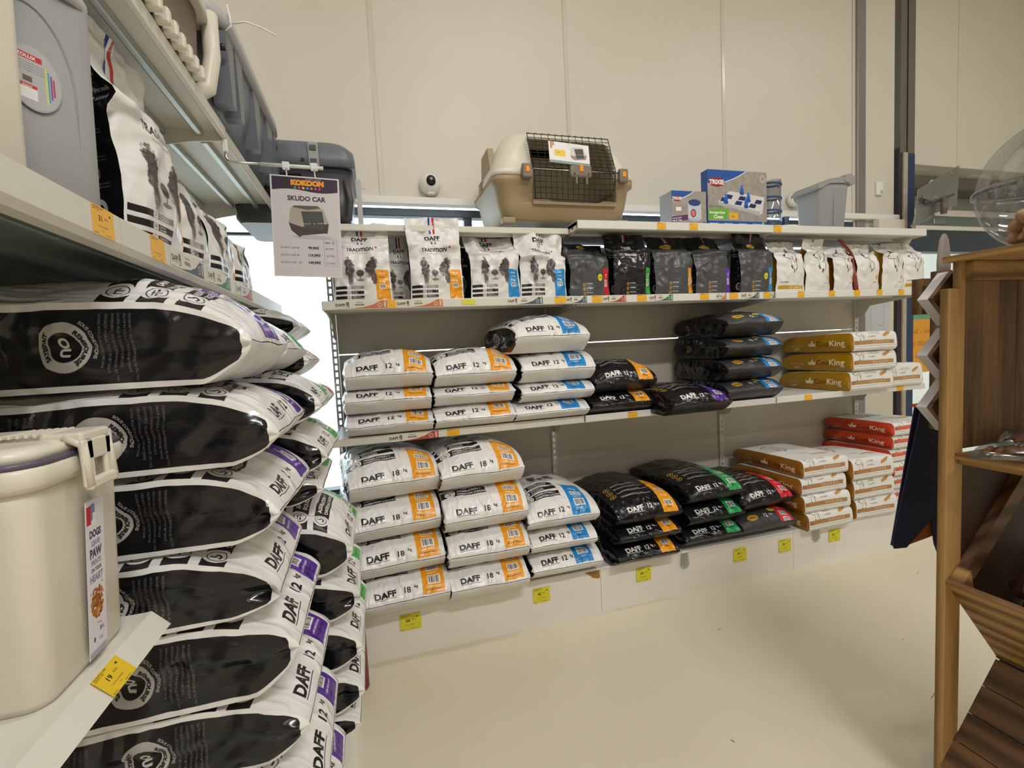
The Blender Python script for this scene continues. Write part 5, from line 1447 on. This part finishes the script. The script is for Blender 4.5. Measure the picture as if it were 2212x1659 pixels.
# left stacks: near purple column, green column, red column
def lbag(xf, yc, z, H, zr, film, label, group, seed, L=.64, w=.40, crown=.2, yd=90, wr=1.35, gus=None, tilt=0.0):
    return bag(xf, yc, z, w, L, H, zr, yd, film, gus or GW, BW, label, group, seed, crown=crown, wr=wr, tilt=tilt)
COL1 = [(-.225, 1.365, .215, .075, .42), (-.195, 1.205, .165, .05, .16), (-.200, 1.048, .162, .045, .16), (-.222, .905, .148, .030, .14), (-.190, .735, .175, .085, .16), (-.180, .585, .155, .06, .14), (-.165, .415, .175, .06, .14), (-.160, .246, .175, .06, .14)]
NTH = ['topmost', 'second from the top', 'third from the top', 'fourth from the top', 'fifth from the top', 'sixth from the top', 'seventh from the top', 'lowest']
for i, (xf, z, H, zr, cr) in enumerate(COL1):
    lbag(xf, 1.205 + .004 * (i % 3), z, H, zr, LY['WPx' if i == 0 else 'WP12'], 'white bag with purple band and black side, near left stack, ' + NTH[i], 'purple-banded bags in the near left stack', 201 + i * 1.7, crown=cr, yd=90 + (0, 1, -1, 2, 0, -1, 1, 0)[i])
COL2 = [(-.235, 1.372, .175, .06, .4), (-.165, 1.215, .165, .05, .16), (-.150, 1.068, .155, .045, .14), (-.175, .985, .092, .040, .10), (-.105, .765, .225, .06, .4), (-.098, .625, .148, .05, .16), (-.095, .470, .165, .055, .14), (-.105, .335, .145, .055, .14), (-.12, .246, .098, .045, .1)]
N9 = ['topmost', 'second from the top', 'third from the top', 'fourth from the top', 'fifth from the top, sticking out furthest', 'sixth from the top', 'seventh from the top', 'eighth from the top', 'lowest']
for i, (xf, z, H, zr, cr) in enumerate(COL2):
    lbag(xf, 1.64, z, H, zr, LY['WG12'], 'white bag with green band, second left stack, ' + N9[i], 'green-banded bags in the second left stack', 231 + i * 1.3, crown=cr, yd=90 + (0, 2, -1, 1, 0, 1, -1, 1, 0)[i], w=.385)
COL3 = [(-.262, 1.475, .135, .05, .4), (-.235, 1.335, .145, .06, .16), (-.185, 1.190, .150, .05, .16), (-.235, 1.05, .145, .05, .14)]
for i, (xf, z, H, zr, cr) in enumerate(COL3):
    lbag(xf, 2.055, z, H, zr, LY['WR12'], 'white bag with red band, third left stack, ' + ('topmost', 'second from the top', 'third from the top', 'lowest seen')[i], 'red-banded bags in the third left stack', 261 + i * 1.3, crown=cr, w=.36)
lbag(-.30, 2.055, .246, .21, .05, LY['WR12'], 'red-banded white bag at the foot of the third left stack', 'red-banded bags in the third left stack', 271, crown=.14, w=.36)
for k in range(3):
    lbag(-.29 + .006 * k, 2.055, .455 + .2 * k, .20, .05, LY['WR12'], 'red-banded white bag low in the third left stack, ' + ('above the foot one', 'in the middle', 'just under the visible ones')[k], 'red-banded bags in the third left stack', 273 + k, crown=.14, w=.36)
rc = root('red_canister', 'dark red canister standing on the floor in the corner between the stacks', 'canister', None, (-.158, 2.035, 0))
MB().lathe([(.030, 0), (.036, .006), (.036, .54), (.033, .56), (.036, .565), (.036, .60), (.028, .62), (.010, .63)], 24).build('canister_body', mat('dark_red_plastic', '7c1822', .35), rc)
MB().box(-.012, .012, -.038, -.034, .575, .592, .002).build('face_label', mat('pink_label', 'b65a62', .5), rc)
# shelf A: standing pouches facing the aisle
def lpouch(yc, w, H, D, film, label, seed, xf=-.43, lean=.05, **kw):
    r = root('standing_pouch', label, 'bag', 'pouches on the upper left shelf', (xf - D / 2, yc, 1.652), math.radians(90))
    pouch(r, w, D, H, film, PGW, PB, seed, lean, kw.get('side', 0), kw.get('fill', .62), kw.get('wr', 1.0), texh=.42, flare=kw.get('flare', 0))
lpouch(1.225, .275, .435, .15, PW['O'], 'tall white dog pouch with black side standing beside the grey container', 301, xf=-.418, lean=-.01, flare=.06)
lpouch(1.465, .22, .30, .12, PW['G'], 'white dog pouch behind the tall one on the left shelf', 304, lean=.05)
lpouch(1.70, .24, .31, .12, PW['O'], 'white dog pouch at the window end of the left shelf', 307, lean=.05)
lpouch(1.94, .22, .27, .12, PW['B'], 'white dog pouch last in the row on the left shelf', 311, lean=.05)
bk = root('standing_pouch', 'black-sided pouch standing behind the tall white one on the left shelf', 'bag', 'pouches on the upper left shelf', (-.62, 1.10, 1.652), math.radians(70))
pouch(bk, .24, .14, .38, PK['Gb'], PGW, BK, 315, .03)
for (y, lab) in ((.914, 'below the grey container'), (1.112, 'below the black-sided pouch')):
    tagcard(XL + .001, y, 1.634, .062, .046, '31' if y < 1 else '', '90', 'f0b84c', 'orange price label on the left shelf edge, ' + lab, math.radians(90))
tagcard(-.3722, .772, .9765, .062, .036, '19', '90', 'e3bd25', 'yellow price label on the low left shelf edge under the cream bin', math.radians(90), tilt=math.radians(-43))
for (y, k, w, lab) in ((1.27, 'b', .20, 'below the tall white pouch'), (1.50, 'g', .20, 'before the window'), (1.76, 'r', .2, 'near the end of the shelf')):
    t = root('shelf_strip', 'printed strip on the left shelf edge, ' + lab, 'shelf strip', None, (XL + .0012, y, 1.634), math.radians(90))
    quad_print('printed_card', w, .036, strip_mats[k], t, (0, 0, -.018), (0, 0, 0))

# grey rounded container on shelf A
def zol():
    c = Canvas(10, 14, 30, 'a9a9aa')
    c.ell(5, 7, 4.8, 6.6, 'b6b6b8')
    c.rect(1.2, 10.6, 5.4, 1.2, 'c2323a'); c.text('ZOLUX', 3.9, 10.85, .95, 'efe9e6', bold=.04, align='c')
    for i in range(4): c.text('Conteneur à croquettes hermétique', 1.2, 9.7 - i * .55, .42, '55575c')
    for k, col in enumerate(('d5d860', '3f9fc4', '7d4a9a', 'c23a5a')): c.rect(7.0 + k * .45, 2.2 + k * .8, .3, 8 - k * 1.4, col)
    c.rect(2.0, 2.2, 3.4, 2.6, 'e8e6e4'); c.rect(2.0, 4.6, 3.4, .7, 'c2323a'); c.text('ZOLUX', 3.7, 4.7, .5, 'efe9e6', bold=.04, align='c')
    c.rect(3.0, 5.8, 1.6, 1.2, '6d5f57'); c.rect(1.2, 5.8, 1.3, 1.2, 'dcdad8')
    return c.image('container_label')
def oval_print(name, rx, ry, m, parent, loc, rot):
    me = bpy.data.meshes.new(name)
    n = 32
    v = [(rx * math.cos(2 * PI * k / n), 0, ry * math.sin(2 * PI * k / n)) for k in range(n)] + [(rx * math.cos(2 * PI * k / n), .0006, ry * math.sin(2 * PI * k / n)) for k in range(n)]
    me.from_pydata(v, [], [tuple(range(n)), tuple(range(2 * n - 1, n - 1, -1))] + [(k, n + k, n + (k + 1) % n, (k + 1) % n) for k in range(n)])
    uv = me.uv_layers.new(name='UVMap')
    for i, l in enumerate(me.loops):
        q = v[l.vertex_index]
        uv.data[i].uv = (.5 + q[0] / rx / 2, .5 + q[2] / ry / 2)
    me.materials.append(m)
    o = bpy.data.objects.new(name, me); COL.objects.link(o); o.parent = parent; o.location = loc; o.rotation_euler = rot
    return o
def tub(name, label, loc, rz, hx, hy, h, body, lid, lab_img=None):
    t = root(name, label, 'container', None, loc, rz)
    MB().loft([(0, hx * .90, hy * .90, .03, 0, 0), (.01, hx * .93, hy * .93, .035, 0, 0), (h * .93, hx, hy, .035, 0, 0)]).build('tub_body', body, t)
    MB().loft([(h * .90, hx * 1.06, hy * 1.06, .06, 0, 0), (h * .95, hx * 1.08, hy * 1.08, .06, 0, 0), (h, hx * 1.0, hy * 1.0, .06, 0, 0), (h * 1.02, hx * .9, hy * .9, .06, 0, 0)]).build('lid', lid, t)
    # recessed arch on the front
    arch = [(-.062 + .0, .0)] 
    pts = [(hx * .55 * math.cos(a), h * .50 + h * .30 * math.sin(a)) for a in np.linspace(0, PI, 20)]
    b = MB()
    b.tube([(hx * .55, -hy * .90, .02)] + [(p[0], -hy * (.90 + .1 * p[1] / h) - .001, p[1]) for p in pts] + [(-hx * .55, -hy * .90, .02)], .0022, 6)
    b.build('moulded_arch', body, t)
    if lab_img: oval_print('printed_label', .036, .047, lab_img, t, (0, -hy - .0008, h * .50), (math.radians(2.5), 0, 0))
    return t
tub('food_container', 'grey lidded food container with an oval label beside the black-sided pouch', (-.548, .948, 1.655), math.radians(60), .104, .104, .365, M_GREYP, M_GREYL, film_mat('container_label', zol(), .4, 0))
tub('food_container', 'cream food container at the near edge of the upper left shelf', (-.530, .695, 1.655), math.radians(0), .118, .125, .42, M_CREAMP, M_CREAMP)

# cream storage bin on the low shelf
BC = root('storage_bin', 'cream pet food storage bin with clip lid on the low left shelf', 'storage bin', None, (-.600, .792, .984), 0)
MB().loft([(0, .176, .092, .024, 0, 0), (.012, .183, .098, .026, 0, 0), (.25, .193, .106, .028, 0, 0), (.292, .196, .108, .030, 0, 0)]).build('bin_body', M_CREAMP, BC)
MB().loft([(.276, .200, .112, .032, 0, 0), (.284, .206, .118, .036, 0, 0), (.300, .206, .118, .036, 0, 0), (.306, .203, .115, .036, 0, 0)]).build('rim', M_CREAMP, BC)
MB().loft([(.305, .2045, .1165, .038, 0, 0), (.312, .2045, .1165, .038, 0, 0)]).build('seal', M_PURP, BC)
lid = MB().loft([(.311, .200, .112, .038, 0, 0), (.325, .198, .110, .038, 0, 0), (.329, .186, .098, .045, 0, 0)]).loft([(.328, .15, .075, .03, -.02, 0), (.334, .145, .07, .03, -.02, 0)]).build('lid', M_CREAMP, BC)
cp = MB()
cp.tube([(.196, -.030, .331), (.2155, -.030, .318), (.219, -.030, .262)], .006, 8).tube([(.196, .030, .331), (.2155, .030, .318), (.219, .030, .262)], .006, 8)
cp.box(.213, .224, -.034, .034, .256, .272, .004).box(.170, .218, -.034, .034, .322, .336, .004)
cp.box(.213, .220, -.036, -.014, .26, .325, .003).box(.213, .220, .014, .036, .26, .325, .003).box(.213, .220, -.03, .03, .296, .325, .003)
cp.build('clip', M_CREAMP, BC)
for k in range(6): MB().box(.128 + k * .009, .132 + k * .009, -.034, .034, .333, .338, .001, 1).build('grip_ridge', M_CREAMP, BC)
MB().tube([(.10, -.106, .02), (.112, -.110, .17), (.10, -.1115, .205), (.06, -.1115, .216), (-.19, -.1115, .216)], .0035, 8).build('moulded_ridge', M_CREAMP, BC)
def bin_label():
    c = Canvas(6.2, 24, 26, 'e3dfe6')
    c.rect(.3, 20.4, 1.5, 2.8, 'c22b3a'); c.rect(1.8, 20.9, 1.3, 2.5, '7c86b8'); c.rect(2.4, 20.4, 1.0, 1.6, 'e9e7ea')
    for i, (s, z) in enumerate((('DOGS', 1.5), ('LEAVE', 1.1), ('PAW', 1.9), ('PRINTS', 1.1), ('ON YOUR', .8), ('HEART', 1.5))):
        y = (18.3, 17.0, 15.2, 14.0, 13.0, 11.5)[i]
        c.text(s, 3.1, y, z, '3d3559' if i % 2 == 0 else '8a86a0', bold=.05, align='c', sx=.95)
    r = random.Random(3)
    for i in range(170):
        a, q = r.random() * 2 * PI, r.random() ** .6
        c.ell(3.1 + 2.1 * q * math.cos(a), 8.2 + 2.5 * q * math.sin(a), .28, .26, r.choice(('b06a1e', 'c9822c', 'a35a18', '8c4d16')), n=10)
    for i in range(16): c.ell(r.uniform(.8, 5.4), r.uniform(4.6, 11.1), .2, .18, 'a8683a', n=8)
    c.text('20 L', 3.6, 3.4, .9, '4a3f7c', bold=.04); c.ell(1.8, 2.6, .3, .4, '4a3f7c'); c.text('8 kg', 3.4, 2.0, .7, '8a86a0', bold=.03)
    c.rect(.2, 0, 5.8, 1.0, 'a9a7b8')
    return c.image('bin_label')
quad_print('printed_label', .044, .225, film_mat('bin_label_print', bin_label(), .4, 0), BC, (.1885, .004, .012), (math.radians(4.0), 0, math.radians(90)))
# cheap rod-like lines moulded on the bin's long side end here

# ------------------------------------------------------------------ wooden display rack on the right
RX, RY = 1.478, .90
rk = root('wooden_display_rack', 'tall brown wooden display rack with diamond bins on the right of the aisle', 'display rack', None, (0, 0, 0))
MB().box(RX, RX + .044, RY, RY + .022, 0, 1.50, .0015, 1).build('post', M_WIN, rk)
MB().box(RX + .044, RX + .066, RY + .002, RY + .02, 0, 1.58, .0015, 1).build('post', M_WIN, rk)
MB().box(RX + .40, RX + .445, RY, RY + .022, 0, 1.58, .0015, 1).build('post', M_WIN, rk)
for k in range(5):
    MB().box(RX + .066 + k * .072, RX + .136 + k * .072, RY + .004, RY + .018, 1.06, 1.57, .0015, 1).build('plank', M_WDARK, rk)
for k in range(4):
    MB().box(RX + .018 + k * .11, RX + .126 + k * .11, .1, RY + .03, 1.572, 1.588, .0015, 1).build('top_plank', M_WINY, rk)
MB().box(RX + .066, RX + .44, RY - .016, RY + .004, 1.52, 1.571, .001, 1).build('cleat', M_WINX, rk)
for k in range(4):
    MB().box(RX + .03 + k * .11, RX + .138 + k * .11, .1, RY, 1.036, 1.052, .0015, 1).build('shelf_plank', M_WINY, rk)
MB().box(RX + .045, RX + .055, .1, RY, 1.02, 1.036, .001, 1).build('shelf_edge', M_WINY, rk)
# upper half of the diamond bin: dark end boards and a sloping rail
MB().prism([(RX + .045, .70), (RX + .045, 1.035), (RX + .44, 1.035), (RX + .44, .60), (RX + .24, .42)], 'y', RY + .006, RY + .018).build('end_board', mat('dark_stained_pine', '3a2618', .6, noise_amt=.3, noise_scale=9), rk)
def sloped(x0, z0, x1, z1, t, ya, yb, name, m):
    d = Vector((x1 - x0, z1 - z0)).normalized(); n = Vector((-d.y, d.x)) * t
    MB().prism([(x0, z0), (x1, z1), (x1 + n.x, z1 + n.y), (x0 + n.x, z0 + n.y)], 'y', ya, yb).build(name, m, rk)
sloped(RX + .05, .722, RX + .33, 1.02, -.045, RY - .02, RY + .005, 'sloping_rail', M_WDARKX)
# lower left face of the diamond bin, three boards running along the aisle
n0, n1 = (RX, .692), (RX + .228, .412)
for k in range(4):
    a, b_ = k / 4, (k + 1) / 4 - .008
    sloped(n0[0] + (n1[0] - n0[0]) * a, n0[1] + (n1[1] - n0[1]) * a, n0[0] + (n1[0] - n0[0]) * b_, n0[1] + (n1[1] - n0[1]) * b_, .014 + .003 * (k % 2), .1, RY, 'bin_board', M_WINY)
sloped(RX + .456, .692, RX + .228, .412, -.014, .1, RY, 'bin_board', M_WDARKY)
MB().prism([(RX + .004, .69), (RX + .045, .73), (RX + .062, .645)], 'y', RY - .035, RY - .002).build('corner_block', M_WINY, rk)
MB().prism([(RX + .006, .688), (RX + .232, .418), (RX + .45, .685), (RX + .44, .69), (RX + .232, .432), (RX + .016, .692)], 'y', .1, RY - .002).build('bin_lining', M_WDARKY, rk)
MB().prism([(RX + .228, .398), (RX + .004, .134), (RX + .012, .128), (RX + .236, .392)], 'y', .1, RY - .002).build('bin_lining', M_WDARKY, rk)
# next diamond below
for k in range(4):
    a, b_ = k / 4, (k + 1) / 4 - .006
    sloped(RX + .228 - .228 * a, .405 - .27 * a, RX + .228 - .228 * b_, .405 - .27 * b_, -.014, .1, RY, 'bin_board', M_WDARKY)
sloped(RX + .232, .405, RX + .456, .13, .014, .1, RY, 'bin_board', M_WDARKY)
# contents
for k, (x, y, z, s, col) in enumerate(((RX + .20, .70, .60, .08, '2b1d18'), (RX + .12, .78, .70, .06, '5a3038'), (RX + .26, .62, .56, .09, '3a2620'), (RX + .30, .80, .62, .08, '44282a'))):
    t = root('chew_treat', 'dark brown wrapped chew in the diamond bin, ' + ('deepest in the corner', 'nearest the rail, reddish', 'in front of the others', 'against the end board')[k], 'dog chew', 'chews in the diamond bin', (x, y, z), k * .7, .3, k * .4)
    b = MB(); b.tube([(-s, 0, 0), (-s * .7, 0, .01), (0, 0, .015), (s * .7, 0, .01), (s, 0, 0)], .02, 10, radii=[.028, .02, .026, .02, .03]); b.build('chew', mat('chew_' + col, col, .45), t)
def packet(name, label, x, y, z, pts, thick, content, rz=0.0, film=None):
    t = root(name, label, 'packet', 'clear treat packets on the rack', (x, y, z), rz)
    n = len(pts)
    cx = sum(p[0] for p in pts) / n; cy = sum(p[1] for p in pts) / n
    b = MB()
    vo = [b.bm.verts.new((p[0], p[1], .003 * math.sin(i * 2.1))) for i, p in enumerate(pts)]
    vi = [b.bm.verts.new((cx + (p[0] - cx) * .72, cy + (p[1] - cy) * .72, thick * (.8 + .3 * math.sin(i * 1.7)))) for i, p in enumerate(pts)]
    top = b.bm.verts.new((cx, cy, thick * 1.15))
    bot = b.bm.verts.new((cx, cy, -.004))
    for i in range(n):
        j = (i + 1) % n
        b.bm.faces.new((vo[i], vo[j], vi[j], vi[i])); b.bm.faces.new((vi[i], vi[j], top)); b.bm.faces.new((vo[j], vo[i], bot))
    b.build('clear_film', M_CLEAR2, t, smooth=True)
    b = MB()
    r = random.Random(len(pts) + int(x * 100))
    for k in range(content):
        a = r.random() * 6.28; q = r.random() * .55
        px, py = cx + (pts[0][0] - cx) * q * math.cos(a), cy + (pts[n // 4][1] - cy) * q * math.sin(a) * .8
        b.tube([(px - .015, py, thick * .3), (px + .015, py + .006, thick * .45)], .007, 6)
    o = b.build('treats', mat('tan_treats', '9a6a40', .6), t); o['kind'] = 'stuff'
    return t
oct_ = lambda w, d, k=0: [(w * math.cos(a) * (1 + .12 * math.sin(3 * a + k)), d * math.sin(a) * (1 + .1 * math.cos(2 * a))) for a in np.linspace(0, 2 * PI, 14, endpoint=False)]
packet('treat_packet', 'clear flat treat packet poking out past the rack post', RX + .075, .80, 1.060, [(-.12, .03), (-.05, .06), (.06, .09), (.14, .07), (.16, 0), (.12, -.07), (.0, -.075), (-.07, -.03)], .028, 10)
packet('treat_packet', 'second clear treat packet lying on the rack shelf behind the first', RX + .20, .84, 1.066, oct_(.10, .06), .04, 12, .4)
packet('treat_packet', 'pale clear packet low in the bottom bin at the picture corner', RX + .20, .68, .395, oct_(.06, .05, 1), .05, 8, .4)
# zigzag boards on the far end of the rack
zz = root('zigzag_shelf_side', 'stack of diamond-shaped wooden crate ends with pale edges beyond the rack post', 'crate stack', None, (0, 0, 0))
for k, zc in enumerate((1.478, 1.322, 1.175)):
    s = .082; xc = RX + .004 + s
    Y0 = .955
    def ring4(sc): return [(xc - s * sc, zc), (xc, zc + s * .93 * sc), (xc + s * sc, zc), (xc, zc - s * .93 * sc)]
    MB().prism(ring4(.985), 'y', Y0 - .012, Y0 - .001).build('crate_end', M_WDARKX, zz)
    R0, R1 = ring4(1.0), ring4(.86)
    for q in range(4):
        a, b_, c_, d_ = R0[q], R0[(q + 1) % 4], R1[(q + 1) % 4], R1[q]
        MB().prism([a, b_, c_, d_], 'y', Y0 - .001, Y0 + .026).build('crate_board', M_WEDGE, zz)
MB().box(RX + .085, RX + .12, .965, 1.0, 1.10, 1.56, .001, 1).build('crate_stile', M_WDARK, zz)
MB().box(RX + .10, RX + .24, 1.03, 1.06, 1.44, 1.546, .001, 1).build('crate_block', M_WDARK, zz)
pd = root('wooden_paddle', 'pale grey rounded wooden paddle tip standing behind the rack post', 'paddle', None, (1.69, 1.045, 1.545))
MB().loft([(.0, .022, .009, .008, 0, 0), (.05, .0225, .009, .008, 0, 0), (.09, .019, .008, .007, 0, 0), (.12, .013, .007, .006, 0, 0), (.134, .006, .004, .003, 0, 0), (.137, .002, .0018, .001, 0, 0)]).build('blade', mat('weathered_wood', 'aaa096', .6, noise_amt=.15, noise_scale=20), pd)
# navy cloth bag hanging behind the post
nb = root('cloth_bag', 'navy blue cloth bag with orange lining hanging behind the rack post', 'cloth bag', None, (1.63, 1.08, 0))
def cloth(name, poly, y0, y1, m): return MB().prism([(a - 1.63, b_) for a, b_ in poly], 'y', y0, y1).build(name, m, nb)
cloth('cloth_front', [(1.653, 1.152), (1.77, 1.152), (1.77, .66), (1.735, .655), (1.718, .69), (1.70, .775), (1.592, .700), (1.540, .705), (1.532, .722), (1.535, .745)], -.004, .0, M_NAVY)
cloth('cloth_lining', [(1.700, .778), (1.590, .705), (1.560, .700), (1.70, .715), (1.722, .72)], .001, .004, M_ORCL)
cloth('cloth_back', [(1.66, 1.15), (1.77, 1.15), (1.77, .70), (1.72, .715), (1.56, .703)], .02, .024, M_NAVY)
MB().box(.028, .14, -.01, .03, 1.145, 1.156, .002).build('hem', M_ORCL, nb)
MB().tube([(.04, .01, 1.15), (.03, -.03, 1.19), (-.03, -.12, 1.21), (-.10, -.158, 1.20)], .004, 6).build('strap', M_NAVY, nb)
# clear globe on the rack
gl = root('treat_globe', 'big clear plastic globe jar with tan treats on top of the wooden rack', 'jar', None, (1.74, .80, 1.589))
def arcp(r, a0, a1, n, z0): return [(r * math.sin(a), z0 - r * math.cos(a)) for a in np.linspace(a0, a1, n)]
Rg, zc = .176, .166
MB().lathe(arcp(Rg, .5, 1.58, 20, zc), 48, cap=False).build('lower_half', M_CLEAR, gl)
up = MB().lathe(arcp(Rg * .985, 1.60, 3.13, 22, zc), 48, cap=False).build('upper_half', M_CLEAR, gl)
MB().lathe([(Rg * 1.0, zc - .006), (Rg * 1.035, zc - .004), (Rg * 1.035, zc + .006), (Rg * 1.0, zc + .008)], 48, cap=False).build('seam_ring', glass_mat('clear_rim', 'c8c9cc', .25, .1), gl)
MB().tube([(-Rg * 1.03, 0, zc - .02), (-Rg * 1.045, 0, zc)], .006, 8).build('clasp', M_CLEAR, gl)
rr = random.Random(9)
for k in range(26):
    a = rr.random() * 6.28; q = math.sqrt(rr.random()) * .108; zz_ = .032 + rr.random() * .06 * (1 - q / .2) + q * q * 1.9
    t = root('dog_biscuit', 'tan dog treat heaped in the clear globe jar', 'dog treat', 'treats in the globe jar', (1.74 + q * math.cos(a), .80 + q * math.sin(a), 1.589 + zz_), a * 2, rr.random(), rr.random())
    b = MB(); b.tube([(-.038, 0, 0), (-.03, 0, .004), (0, 0, 0), (.03, 0, .004), (.038, 0, 0)], .012, 8, radii=[.012, .019, .014, .019, .011]); b.build('biscuit', mat('tan_biscuit', 'c79a6c', .65, noise_amt=.15, noise_scale=30), t, smooth=True)
